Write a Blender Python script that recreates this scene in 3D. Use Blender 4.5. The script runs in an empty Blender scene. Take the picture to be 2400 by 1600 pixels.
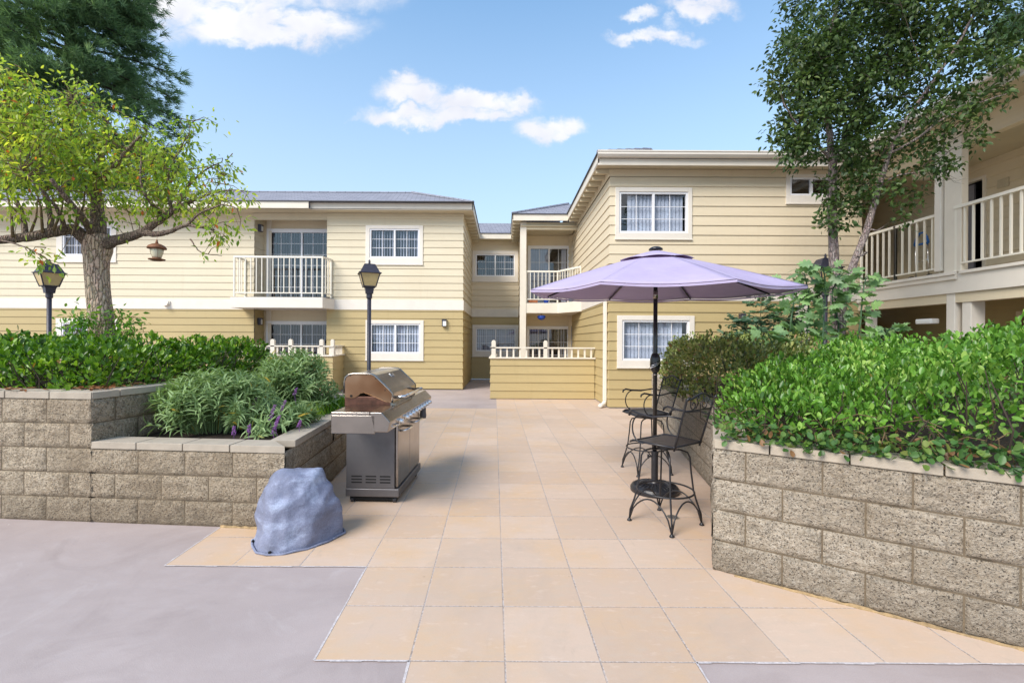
import bpy, math, random
import numpy as np
from mathutils import Vector, Matrix, noise as mnoise

random.seed(7)
rng = np.random.default_rng(11)
R = math.radians
scn = bpy.context.scene
col = scn.collection

# ------------------------------------------------------------------ camera
FPX, CX, CY, CAMH, ROLL = 1082.0, 1180.0, 798.0, 1.53, R(0.30)
cam_d = bpy.data.cameras.new("camera")
cam = bpy.data.objects.new("camera", cam_d)
col.objects.link(cam)
cam_d.sensor_width = 36.0
cam_d.lens = 36.0 * FPX / 2400.0
cam_d.shift_x = (1200.0 - CX) / 2400.0
cam_d.shift_y = -(800.0 - CY) / 2400.0
cam_d.clip_start = 0.05
cam_d.clip_end = 2000.0
cam.matrix_world = Matrix.Translation((0, 0, CAMH)) @ Matrix.Rotation(R(90), 4, 'X') @ Matrix.Rotation(ROLL, 4, 'Z')
scn.camera = cam

# ------------------------------------------------------------------ sun
SUN_EL, SUN_AZ = R(42), R(223)          # azimuth measured clockwise from +Y
sun_d = bpy.data.lights.new("sun", 'SUN')
sun_d.energy = 3.0
sun_d.angle = R(30)
sun_d.color = (1.0, 0.91, 0.82)
sun = bpy.data.objects.new("sun", sun_d)
col.objects.link(sun)
sdir = Vector((math.sin(SUN_AZ) * math.cos(SUN_EL), math.cos(SUN_AZ) * math.cos(SUN_EL), math.sin(SUN_EL)))
sun.rotation_euler = sdir.to_track_quat('Z', 'Y').to_euler()
sun.location = (0, -5, 30)

# ------------------------------------------------------------------ render look
scn.view_settings.view_transform = 'Standard'
scn.view_settings.look = 'None'
scn.view_settings.gamma = 1.0
scn.view_settings.use_curve_mapping = False
scn.view_settings.exposure = 0.62


# ------------------------------------------------------------------ node helpers
class NT:
    def __init__(s, nt):
        s.nt = nt
        s.n = nt.nodes
        s.l = nt.links

    def new(s, t, **kw):
        nd = s.n.new(t)
        for k, v in kw.items():
            setattr(nd, k, v)
        return nd

    def put(s, sock, v):
        if v is None:
            return
        if isinstance(v, bpy.types.NodeSocket):
            s.l.new(v, sock)
        else:
            if isinstance(v, (tuple, list)) and len(v) == 3 and sock.type == 'RGBA':
                v = (*v, 1)
            sock.default_value = v

    def math(s, op, a, b=None, c=None, clamp=False):
        nd = s.new('ShaderNodeMath', operation=op)
        nd.use_clamp = clamp
        s.put(nd.inputs[0], a)
        if b is not None:
            s.put(nd.inputs[1], b)
        if c is not None:
            s.put(nd.inputs[2], c)
        return nd.outputs[0]

    def vmath(s, op, a, b=None):
        nd = s.new('ShaderNodeVectorMath', operation=op)
        s.put(nd.inputs[0], a)
        if b is not None:
            s.put(nd.inputs[1], b)
        return nd.outputs['Value'] if op in ('LENGTH', 'DOT_PRODUCT') else nd.outputs[0]

    def mix(s, f, a, b, mode='MIX'):
        nd = s.new('ShaderNodeMix', data_type='RGBA', blend_type=mode)
        s.put(nd.inputs[0], f)
        s.put(nd.inputs[6], a)
        s.put(nd.inputs[7], b)
        return nd.outputs[2]

    def ramp(s, f, stops, interp='LINEAR'):
        nd = s.new('ShaderNodeValToRGB')
        cr = nd.color_ramp
        cr.interpolation = interp
        while len(cr.elements) < len(stops):
            cr.elements.new(0.5)
        for e, (p, c) in zip(cr.elements, stops):
            e.position = p
            e.color = (*c, 1) if len(c) == 3 else c
        s.put(nd.inputs[0], f)
        return nd.outputs[0]

    def maprange(s, v, a, b, c=0.0, d=1.0, smooth=False):
        nd = s.new('ShaderNodeMapRange')
        nd.interpolation_type = 'SMOOTHSTEP' if smooth else 'LINEAR'
        s.put(nd.inputs[0], v)
        for i, x in enumerate((a, b, c, d)):
            s.put(nd.inputs[i + 1], x)
        return nd.outputs[0]

    def noise(s, vec, scale, detail=4, rough=0.55, dist=0.0, out=0):
        nd = s.new('ShaderNodeTexNoise')
        if vec is not None:
            s.put(nd.inputs['Vector'], vec)
        s.put(nd.inputs['Scale'], scale)
        nd.inputs['Detail'].default_value = detail
        nd.inputs['Roughness'].default_value = rough
        nd.inputs['Distortion'].default_value = dist
        return nd.outputs[out]

    def voro(s, vec, scale, feature='F1', out='Distance'):
        nd = s.new('ShaderNodeTexVoronoi', feature=feature)
        s.put(nd.inputs['Vector'], vec)
        s.put(nd.inputs['Scale'], scale)
        return nd.outputs[out]

    def scalevec(s, vec, sc):
        nd = s.new('ShaderNodeMapping')
        s.put(nd.inputs['Vector'], vec)
        nd.inputs['Scale'].default_value = sc
        return nd.outputs[0]

    def bump(s, h, strength=0.3, dist=0.01, normal=None):
        nd = s.new('ShaderNodeBump')
        nd.inputs['Strength'].default_value = strength
        nd.inputs['Distance'].default_value = dist
        s.put(nd.inputs['Height'], h)
        if normal is not None:
            s.l.new(normal, nd.inputs['Normal'])
        return nd.outputs[0]


MATS = {}


def mat(name, color=(0.5, 0.5, 0.5), rough=0.6, metal=0.0, fn=None, spec=None, var=0.0, vscale=3.0, bump=0.0, bscale=40.0):
    """Principled material; fn(T, P, coords) may rewire it."""
    m = bpy.data.materials.new(name)
    m.use_nodes = True
    T = NT(m.node_tree)
    P = T.n['Principled BSDF']
    P.inputs['Base Color'].default_value = (*color, 1)
    P.inputs['Roughness'].default_value = rough
    P.inputs['Metallic'].default_value = metal
    if spec is not None:
        P.inputs['Specular IOR Level'].default_value = spec
    geo = T.new('ShaderNodeNewGeometry')
    pos = geo.outputs['Position']
    if var > 0:
        n = T.noise(pos, vscale, 5, 0.6)
        f = T.maprange(n, 0.3, 0.7)
        c1 = tuple(min(1, c * (1 + var)) for c in color)
        c0 = tuple(c * (1 - var) for c in color)
        T.l.new(T.mix(f, c0, c1), P.inputs['Base Color'])
    if bump > 0:
        T.l.new(T.bump(T.noise(pos, bscale, 4, 0.6), bump, 0.01), P.inputs['Normal'])
    if fn:
        fn(T, P, pos, geo)
    MATS[name] = m
    return m


# ------------------------------------------------------------------ world: sky with clouds
world = bpy.data.worlds.new("World")
scn.world = world
world.use_nodes = True
W = NT(world.node_tree)
W.n.clear()
sky = W.new('ShaderNodeTexSky', sky_type='NISHITA')
sky.sun_disc = False
sky.sun_elevation = SUN_EL
sky.sun_rotation = SUN_AZ
sky.altitude = 50
sky.air_density = 1.0
sky.dust_density = 0.6
sky.ozone_density = 1.6
tc = W.new('ShaderNodeTexCoord')
dvec = W.vmath('NORMALIZE', tc.outputs['Generated'])
sep = W.new('ShaderNodeSeparateXYZ')
W.l.new(dvec, sep.inputs[0])
dx, dy, dz = sep.outputs
yy = W.math('MAXIMUM', dy, 0.12)
U_ = W.math('DIVIDE', dx, yy)
V_ = W.math('DIVIDE', dz, yy)
cmb = W.new('ShaderNodeCombineXYZ')
W.l.new(U_, cmb.inputs[0])
W.l.new(V_, cmb.inputs[1])
uv = cmb.outputs[0]
warp = W.noise(uv, 5.5, 6, 0.62, 0.0, out=1)
warp2 = W.noise(uv, 18.0, 4, 0.6, 0.0, out=1)
w1 = W.vmath('SUBTRACT', warp, (0.5, 0.5, 0.5))
w2 = W.vmath('SUBTRACT', warp2, (0.5, 0.5, 0.5))
sc1 = W.new('ShaderNodeVectorMath', operation='SCALE')
W.l.new(w1, sc1.inputs[0]); sc1.inputs['Scale'].default_value = 0.11
sc2 = W.new('ShaderNodeVectorMath', operation='SCALE')
W.l.new(w2, sc2.inputs[0]); sc2.inputs['Scale'].default_value = 0.055
uvw = W.vmath('ADD', W.vmath('ADD', uv, sc1.outputs[0]), sc2.outputs[0])
clouds = [  # direction-space ellipses (u, v, ru, rv, gain)
    (620, 66, 250, 50, 1.35), (480, 10, 210, 66, 1.2), (760, -10, 190, 45, 0.75), (560, 95, 90, 24, 0.9), (690, 70, 110, 36, .9),
    (960, 208, 85, 38, 1.3), (1090, 228, 160, 34, 1.2), (1215, 240, 65, 30, 1.0), (1040, 268, 200, 28, 1.25), (900, 275, 65, 24, .9),
    (1285, 298, 85, 30, 1.2), (1190, 290, 60, 10, .5), (830, 274, 25, 9, .5),
    (1520, 80, 105, 20, 1.0), (1500, 25, 50, 18, .9), (1640, 5, 80, 32, 1.2), (1575, 50, 22, 20, .6), (875, 70, 14, 9, .4),
]
acc = None
for (px, py, rx, ry, g) in clouds:
    u0, v0 = (px - CX) / FPX, (CY - py) / FPX
    d = W.vmath('SUBTRACT', uvw, (u0, v0, 0))
    d = W.vmath('MULTIPLY', d, (FPX / rx, FPX / ry, 0))
    ln = W.vmath('LENGTH', d)
    v = W.math('MULTIPLY', W.maprange(ln, 1.35, 0.35, 0.0, 1.0, True), g)
    acc = v if acc is None else W.math('MAXIMUM', acc, v)
det = W.noise(W.scalevec(uv, (1, 1.6, 1)), 16, 6, 0.62, 0.3)
dens = W.math('MULTIPLY', acc, W.maprange(det, 0.25, 0.62, 0.35, 1.15))
# a few general clouds for the rest of the sky dome (behind and beside the viewer)
gen = W.noise(W.scalevec(dvec, (1, 1, 2.2)), 2.1, 6, 0.6, 0.4)
gmask = W.maprange(dy, 0.35, 0.05, 0.0, 1.0, True)
gc = W.math('MULTIPLY', W.maprange(gen, 0.46, 0.60, 0, 0.95, True), gmask)
dens = W.math('MAXIMUM', dens, gc)
dens = W.math('MINIMUM', W.maprange(dens, 0.02, 1.15, 0, 0.95, True), 1.0)
# bring the physical sky to the clear cyan-blue of the day: thin bright veil growing toward the horizon
hs = W.new('ShaderNodeHueSaturation')
hs.inputs['Saturation'].default_value = 1.0
W.l.new(sky.outputs[0], hs.inputs['Color'])
veil = W.maprange(dz, 0.0, 0.62, 1.0, 0.14)
skyc = W.mix(veil, W.mix(1.0, hs.outputs[0], (1.66, 2.48, 2.68), 'MULTIPLY'), (6.5, 7.5, 8.5))
shade = W.noise(uv, 9, 3, 0.5)
cloudc = W.mix(W.maprange(shade, 0.35, 0.65), (7.7, 7.8, 8.5), (9.3, 9.25, 9.4))
final = W.mix(dens, skyc, cloudc)
bg = W.new('ShaderNodeBackground')
W.l.new(final, bg.inputs[0])
bg.inputs['Strength'].default_value = 0.075
wo = W.new('ShaderNodeOutputWorld')
W.l.new(bg.outputs[0], wo.inputs[0])


# ------------------------------------------------------------------ geometry helpers
def P(px, py, d):
    """a point of the place seen in direction (px, py) of the 2400x1600 photo, d metres in front"""
    dx_, dy_ = px - CX, py - CY
    c, s = math.cos(ROLL), math.sin(ROLL)
    x = dx_ * c + dy_ * s
    y = -dx_ * s + dy_ * c
    return Vector((x / FPX * d, d, CAMH - y / FPX * d))


def G(px, py):
    p = P(px, py, 1.0)
    k = CAMH / (CAMH - p.z)
    return Vector((p.x * k, k, 0))


def tag(o, label=None, cat=None, group=None, kind=None):
    if label: o['label'] = label
    if cat: o['category'] = cat
    if group: o['group'] = group
    if kind: o['kind'] = kind
    return o


def thing(name, label, cat, loc=(0, 0, 0), rz=0.0, group=None):
    o = bpy.data.objects.new(name, None)
    o.empty_display_size = 0.2
    col.objects.link(o)
    o.location = loc
    o.rotation_euler = (0, 0, rz)
    return tag(o, label, cat, group)


def rootof(o):
    while o.parent is not None:
        o = o.parent
    return o


class MB:
    def __init__(s):
        s.v = []
        s.f = []

    def add(s, vs, fs):
        b = len(s.v)
        s.v.extend([tuple(p) for p in vs])
        s.f.extend([tuple(b + i for i in f) for f in fs])
        return s

    def box(s, x0, x1, y0, y1, z0, z1):
        x0, x1 = min(x0, x1), max(x0, x1)
        y0, y1 = min(y0, y1), max(y0, y1)
        z0, z1 = min(z0, z1), max(z0, z1)
        vs = [(x0, y0, z0), (x1, y0, z0), (x1, y1, z0), (x0, y1, z0), (x0, y0, z1), (x1, y0, z1), (x1, y1, z1), (x0, y1, z1)]
        return s.add(vs, [(0, 3, 2, 1), (4, 5, 6, 7), (0, 1, 5, 4), (1, 2, 6, 5), (2, 3, 7, 6), (3, 0, 4, 7)])

    def hexa(s, a):
        """8 corner points: bottom ring then top ring"""
        return s.add(a, [(0, 3, 2, 1), (4, 5, 6, 7), (0, 1, 5, 4), (1, 2, 6, 5), (2, 3, 7, 6), (3, 0, 4, 7)])

    def prism(s, ring, off):
        n = len(ring)
        a = [Vector(p) for p in ring]
        b = [p + Vector(off) for p in a]
        fs = [tuple(range(n - 1, -1, -1)), tuple(range(n, 2 * n))]
        for i in range(n):
            j = (i + 1) % n
            fs.append((i, j, n + j, n + i))
        return s.add(a + b, fs)

    def tube(s, pts, r, seg=8, cap=True):
        pts = [Vector(p) for p in pts]
        n = len(pts)
        rs = r if isinstance(r, (list, tuple)) else [r] * n
        base = len(s.v)
        prev = None
        for i, p in enumerate(pts):
            t = (pts[min(i + 1, n - 1)] - pts[max(i - 1, 0)])
            if t.length < 1e-9:
                t = Vector((0, 0, 1))
            t.normalize()
            if prev is None:
                up = Vector((0, 0, 1)) if abs(t.z) < 0.9 else Vector((1, 0, 0))
                a = t.cross(up).normalized()
            else:
                a = (prev - t * prev.dot(t))
                a = a.normalized() if a.length > 1e-6 else t.orthogonal().normalized()
            prev = a
            b = t.cross(a)
            for k in range(seg):
                th = 2 * math.pi * k / seg
                q = p + (a * math.cos(th) + b * math.sin(th)) * rs[i]
                s.v.append(tuple(q))
        for i in range(n - 1):
            for k in range(seg):
                k2 = (k + 1) % seg
                s.f.append((base + i * seg + k, base + i * seg + k2, base + (i + 1) * seg + k2, base + (i + 1) * seg + k))
        if cap:
            s.f.append(tuple(base + k for k in range(seg - 1, -1, -1)))
            s.f.append(tuple(base + (n - 1) * seg + k for k in range(seg)))
        return s

    def lathe(s, prof, seg=24, c=(0, 0, 0), rot=0.0, sq=False):
        base = len(s.v)
        for (r, z) in prof:
            for k in range(seg):
                th = rot + 2 * math.pi * k / seg
                s.v.append((c[0] + r * math.cos(th), c[1] + r * math.sin(th), c[2] + z))
        for i in range(len(prof) - 1):
            for k in range(seg):
                k2 = (k + 1) % seg
                s.f.append((base + i * seg + k, base + i * seg + k2, base + (i + 1) * seg + k2, base + (i + 1) * seg + k))
        s.f.append(tuple(base + k for k in range(seg - 1, -1, -1)))
        s.f.append(tuple(base + (len(prof) - 1) * seg + k for k in range(seg)))
        return s

    def build(s, name, m, parent=None, world=True, smooth=False, bevel=0.0, bseg=2):
        vs = s.v
        if parent is not None and world:
            r = rootof(parent)
            L = r.location
            vs = [(v[0] - L[0], v[1] - L[1], v[2] - L[2]) for v in vs]
        me = bpy.data.meshes.new(name)
        me.from_pydata(vs, [], s.f)
        me.validate()
        me.materials.append(m)
        if smooth:
            me.polygons.foreach_set('use_smooth', [True] * len(me.polygons))
        o = bpy.data.objects.new(name, me)
        col.objects.link(o)
        if parent is not None:
            o.parent = parent
        if bevel > 0:
            bm = o.modifiers.new('bevel', 'BEVEL')
            bm.width = bevel
            bm.segments = bseg
            bm.limit_method = 'ANGLE'
            bm.angle_limit = R(40)
        return o


def npmesh(name, V, F, m, parent=None, world=True, smooth=False):
    """V (n,3) float array, F (k,3) int array of triangles"""
    V = np.asarray(V, dtype=np.float32)
    if parent is not None and world:
        V = V - np.array(rootof(parent).location, dtype=np.float32)
    F = np.asarray(F, dtype=np.int32)
    me = bpy.data.meshes.new(name)
    me.vertices.add(len(V))
    me.vertices.foreach_set('co', V.ravel())
    me.loops.add(F.size)
    me.loops.foreach_set('vertex_index', F.ravel())
    me.polygons.add(len(F))
    me.polygons.foreach_set('loop_start', np.arange(0, F.size, F.shape[1], dtype=np.int32))
    me.update(calc_edges=True)
    me.validate()
    if smooth:
        me.polygons.foreach_set('use_smooth', [True] * len(me.polygons))
    me.materials.append(m)
    o = bpy.data.objects.new(name, me)
    col.objects.link(o)
    if parent is not None:
        o.parent = parent
    return o


def struct(o):
    o['kind'] = 'structure'
    return o


class Frame:
    """a vertical wall plane: origin, along-direction U, outward normal N"""
    def __init__(s, o, u):
        s.o = Vector((o[0], o[1], 0))
        s.u = Vector((u[0], u[1], 0)).normalized()
        s.n = Vector((s.u.y, -s.u.x, 0))      # u=+X  ->  n=-Y (towards the viewer)

    def p(s, u, z, out=0.0):
        return s.o + s.u * u + s.n * out + Vector((0, 0, z))

    def box(s, mb, u0, u1, z0, z1, o0, o1):
        a = [s.p(u0, z0, o1), s.p(u1, z0, o1), s.p(u1, z0, o0), s.p(u0, z0, o0)]
        b = [s.p(u0, z1, o1), s.p(u1, z1, o1), s.p(u1, z1, o0), s.p(u0, z1, o0)]
        mb.hexa(a + b)
        return mb


EXPO = 0.22


def siding(mb, fr, u0, u1, z0, z1, holes=(), m0=0, m1=0, e=EXPO, lap=0.023):
    k0 = int(math.floor((z0 + 1e-6) / e))
    k = k0
    while k * e < z1 - 1e-6:
        zb, zt = k * e, (k + 1) * e
        a, b = max(z0, zb), min(z1, zt)
        cuts = {a, b}
        for (hu0, hu1, hz0, hz1) in holes:
            for q in (hz0, hz1):
                if a < q < b:
                    cuts.add(q)
        cuts = sorted(cuts)
        off = lambda z: 0.004 + (lap - 0.004) * (1 - (z - zb) / e)
        for ca, cb in zip(cuts[:-1], cuts[1:]):
            if cb - ca < 1e-5:
                continue
            mid = (ca + cb) / 2
            iv = [(u0, u1)]
            for (hu0, hu1, hz0, hz1) in holes:
                if hz0 < mid < hz1:
                    nv = []
                    for (p0, p1) in iv:
                        if hu1 <= p0 or hu0 >= p1:
                            nv.append((p0, p1))
                        else:
                            if hu0 > p0: nv.append((p0, hu0))
                            if hu1 < p1: nv.append((hu1, p1))
                    iv = nv
            for (p0, p1) in iv:
                oa, ob = off(ca), off(cb)
                e0 = m0 if abs(p0 - u0) < 1e-6 else 0
                e1 = m1 if abs(p1 - u1) < 1e-6 else 0
                mb.add([fr.p(p0 - e0 * oa, ca, oa), fr.p(p1 + e1 * oa, ca, oa), fr.p(p1 + e1 * ob, cb, ob), fr.p(p0 - e0 * ob, cb, ob)], [(0, 1, 2, 3)])
                if abs(ca - zb) < 1e-6 or abs(ca - z0) < 1e-6:
                    mb.add([fr.p(p0 - e0 * oa, ca, oa), fr.p(p1 + e1 * oa, ca, oa), fr.p(p1, ca, 0.0), fr.p(p0, ca, 0.0)], [(3, 2, 1, 0)])
        k += 1
    return mb

# ------------------------------------------------------------------ materials
def siding_fn(c, dirt=0.10):
    def fn(T, Pn, pos, geo):
        s = T.scalevec(pos, (0.55, 0.55, 7.0))
        g = T.noise(s, 2.2, 5, 0.6)
        big = T.noise(pos, 0.8, 3, 0.5)
        streak = T.noise(T.scalevec(pos, (5.0, 5.0, 0.5)), 1.6, 4, 0.6)
        f = T.maprange(g, 0.3, 0.7)
        cc = T.mix(f, tuple(x * 0.95 for x in c), tuple(min(1, x * 1.04) for x in c))
        cc = T.mix(T.maprange(big, 0.35, 0.7, 0, 0.35), cc, tuple(x * y for x, y in zip(c, (0.93, 0.90, 0.84))))
        cc = T.mix(T.maprange(streak, 0.56, 0.75, 0, dirt * 2.2), cc, tuple(x * y for x, y in zip(c, (0.78, 0.74, 0.68))))
        isl = geo.outputs['Random Per Island']
        cc = T.mix(T.maprange(isl, 0, 1, 0, 0.30), cc, tuple(x * y for x, y in zip(c, (0.86, 0.84, 0.80))))
        T.l.new(cc, Pn.inputs['Base Color'])
        gr = T.noise(T.scalevec(pos, (2.0, 2.0, 60.0)), 6, 3, 0.6)
        T.l.new(T.bump(gr, 0.12, 0.004), Pn.inputs['Normal'])
    return fn


mat('cream_siding', rough=0.62, fn=siding_fn((0.70, 0.605, 0.44)))
mat('pale_siding', rough=0.62, fn=siding_fn((0.67, 0.595, 0.44)))
mat('tan_siding', rough=0.62, fn=siding_fn((0.46, 0.36, 0.175)))
mat('trim_paint', (0.71, 0.65, 0.55), 0.5, var=0.05, vscale=2.5)
mat('trim_white', (0.74, 0.685, 0.605), 0.5, var=0.04, vscale=3)
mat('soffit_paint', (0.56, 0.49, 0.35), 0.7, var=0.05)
mat('vinyl_white', (0.80, 0.80, 0.82), 0.35)
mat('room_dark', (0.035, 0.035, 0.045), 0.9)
mat('blind_white', (0.58, 0.58, 0.64), 0.7, var=0.12, vscale=4)
mat('blind_bright', (0.80, 0.82, 0.88), 0.7, var=0.08, vscale=4)
mat('rail_paint', (0.78, 0.74, 0.64), 0.4)
mat('tread_dark', (0.03, 0.03, 0.035), 0.6)
mat('black_metal', (0.018, 0.018, 0.022), 0.38, spec=0.5, var=0.3, vscale=30)
mat('pole_black', (0.012, 0.012, 0.014), 0.25, spec=0.6)
mat('lamp_metal', (0.035, 0.033, 0.05), 0.42, var=0.25, vscale=20)
mat('lamp_glass', (0.55, 0.42, 0.20), 0.35, var=0.12, vscale=14)
mat('grey_plastic', (0.10, 0.10, 0.11), 0.6)
mat('terracotta', (0.45, 0.17, 0.08), 0.8)
mat('blue_glaze', (0.02, 0.07, 0.42), 0.25)
mat('teal_glaze', (0.02, 0.20, 0.20), 0.35)
mat('door_grey', (0.22, 0.22, 0.25), 0.5)
mat('chrome', (0.75, 0.75, 0.76), 0.18, 1.0)
mat('blue_plastic', (0.01, 0.12, 0.42), 0.4)
mat('brown_door', (0.16, 0.085, 0.05), 0.6)
mat('rust_metal', (0.22, 0.095, 0.05), 0.6, 0.3, var=0.35, vscale=40)
mat('feeder_glass', (0.62, 0.58, 0.42), 0.2)
mat('diffuser', (0.8, 0.8, 0.78), 0.4)


def glass_fn(T, Pn, pos, geo):
    out = T.n['Material Output']
    tr = T.new('ShaderNodeBsdfTransparent')
    tr.inputs[0].default_value = (0.74, 0.78, 0.84, 1)
    gl = T.new('ShaderNodeBsdfGlossy')
    gl.inputs['Roughness'].default_value = 0.015
    wob = T.noise(pos, 1.6, 2, 0.5)
    T.l.new(T.bump(wob, 0.05, 0.02), gl.inputs['Normal'])
    lw = T.new('ShaderNodeLayerWeight')
    lw.inputs[0].default_value = 0.5
    f = T.math('ADD', T.math('MULTIPLY', T.math('POWER', lw.outputs['Facing'], 4.0), 0.8), 0.12, clamp=True)
    mx = T.new('ShaderNodeMixShader')
    T.l.new(f, mx.inputs[0])
    T.l.new(tr.outputs[0], mx.inputs[1])
    T.l.new(gl.outputs[0], mx.inputs[2])
    T.l.new(mx.outputs[0], out.inputs[0])


mat('window_glass', fn=glass_fn)


def shingle_fn(T, Pn, pos, geo):
    br = T.new('ShaderNodeTexBrick')
    T.put(br.inputs['Vector'], T.scalevec(pos, (1, 1, 1)))
    sp = T.new('ShaderNodeSeparateXYZ')
    T.l.new(pos, sp.inputs[0])
    cm = T.new('ShaderNodeCombineXYZ')
    T.l.new(T.math('ADD', sp.outputs[0], T.math('MULTIPLY', sp.outputs[1], 0.13)), cm.inputs[0])
    T.l.new(T.math('MULTIPLY', sp.outputs[2], 2.3), cm.inputs[1])
    T.l.new(cm.outputs[0], br.inputs['Vector'])
    br.inputs['Scale'].default_value = 1.0
    br.inputs['Brick Width'].default_value = 0.30
    br.inputs['Row Height'].default_value = 0.15
    br.inputs['Mortar Size'].default_value = 0.012
    br.inputs['Color1'].default_value = (0.21, 0.22, 0.27, 1)
    br.inputs['Color2'].default_value = (0.30, 0.31, 0.37, 1)
    br.inputs['Mortar'].default_value = (0.055, 0.055, 0.07, 1)
    n = T.noise(pos, 60, 3, 0.7)
    c = T.mix(0.35, br.outputs[0], T.ramp(n, [(0.3, (0.08, 0.08, 0.1)), (0.7, (0.42, 0.42, 0.48))]))
    T.l.new(c, Pn.inputs['Base Color'])
    T.l.new(T.bump(br.outputs['Fac'], -0.6, 0.02), Pn.inputs['Normal'])


mat('shingles', rough=0.9, fn=shingle_fn)
mat('drip_edge', (0.05, 0.05, 0.06), 0.6)


def block_fn(c0, c1, c2):
    def fn(T, Pn, pos, geo):
        n1 = T.noise(pos, 9, 6, 0.7)
        n2 = T.noise(pos, 55, 5, 0.75)
        n3 = T.noise(pos, 1.3, 3, 0.5)
        spk = T.noise(pos, 120, 2, 0.5)
        isl = geo.outputs['Random Per Island']
        c = T.mix(T.maprange(n1, 0.36, 0.64), c0, c1)
        c = T.mix(T.maprange(n2, 0.38, 0.62, 0, 0.75), c, c2)
        c = T.mix(T.maprange(n3, 0.4, 0.66, 0, 0.5), c, tuple(x * y for x, y in zip(c0, (0.75, 0.68, 0.58))))
        c = T.mix(T.maprange(spk, 0.60, 0.68, 0, 0.85), c, (0.05, 0.045, 0.04))
        c = T.mix(T.maprange(isl, 0, 1, 0, 0.32), c, tuple(x * 0.60 for x in c1))
        pit = T.voro(T.vmath('ADD', pos, T.vmath('MULTIPLY', T.noise(pos, 40, 3, 0.6, out=1), (0.03, 0.03, 0.03))), 62)
        c = T.mix(T.maprange(pit, 0.16, 0.30, 0.75, 0), c, (0.055, 0.042, 0.032))  # pit shade painted into the colour, since soft light shows little relief
        lump = T.noise(T.scalevec(pos, (1, 1, 1.7)), 17, 5, 0.7, 0.8)
        c = T.mix(T.maprange(lump, 0.34, 0.50, 0.75, 0), c, tuple(x * 0.42 for x in c1))  # low spots darkened too: shade between lumps put into the colour
        spz = T.new('ShaderNodeSeparateXYZ')
        T.l.new(pos, spz.inputs[0])
        stain = T.math('MULTIPLY', T.maprange(T.math('ADD', spz.outputs[2], T.math('MULTIPLY', T.noise(pos, 3, 4, 0.6), 0.25)), 0.10, 0.42, 0.45, 0), 1.0)
        c = T.mix(stain, c, (0.10, 0.075, 0.05))
        T.l.new(c, Pn.inputs['Base Color'])
        h = T.math('ADD', T.math('MULTIPLY', n2, 0.6), T.math('MULTIPLY', T.noise(pos, 26, 5, 0.7), 1.0))
        h = T.math('ADD', h, T.math('MULTIPLY', T.maprange(pit, 0.10, 0.32), 0.35))
        h = T.math('ADD', h, T.math('MULTIPLY', lump, 1.2))
        T.l.new(T.bump(h, 1.0, 0.035), Pn.inputs['Normal'])
    return fn


mat('split_block', rough=0.95, fn=block_fn((0.33, 0.245, 0.155), (0.58, 0.465, 0.325), (0.84, 0.73, 0.57)))
mat('split_block_pale', rough=0.95, fn=block_fn((0.38, 0.305, 0.215), (0.63, 0.53, 0.405), (0.88, 0.79, 0.66)))
mat('mortar', (0.15, 0.115, 0.075), 0.95, var=0.25, vscale=12, bump=0.6, bscale=60)
mat('cap_block', (0.40, 0.345, 0.275), 0.9, var=0.12, vscale=7, bump=0.35, bscale=90)
mat('sealant', (0.34, 0.235, 0.12), 0.9, var=0.4, vscale=25, bump=1.0, bscale=60)


def soil_fn(T, Pn, pos, geo):
    n = T.noise(pos, 18, 6, 0.75)
    v = T.voro(pos, 30, out='Color')
    c = T.ramp(n, [(0.3, (0.015, 0.010, 0.007)), (0.58, (0.045, 0.028, 0.018)), (0.8, (0.20, 0.10, 0.055))])
    T.l.new(c, Pn.inputs['Base Color'])
    T.l.new(T.bump(n, 1.0, 0.04), Pn.inputs['Normal'])


mat('soil', rough=1.0, fn=soil_fn)

TS = 0.455


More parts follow.
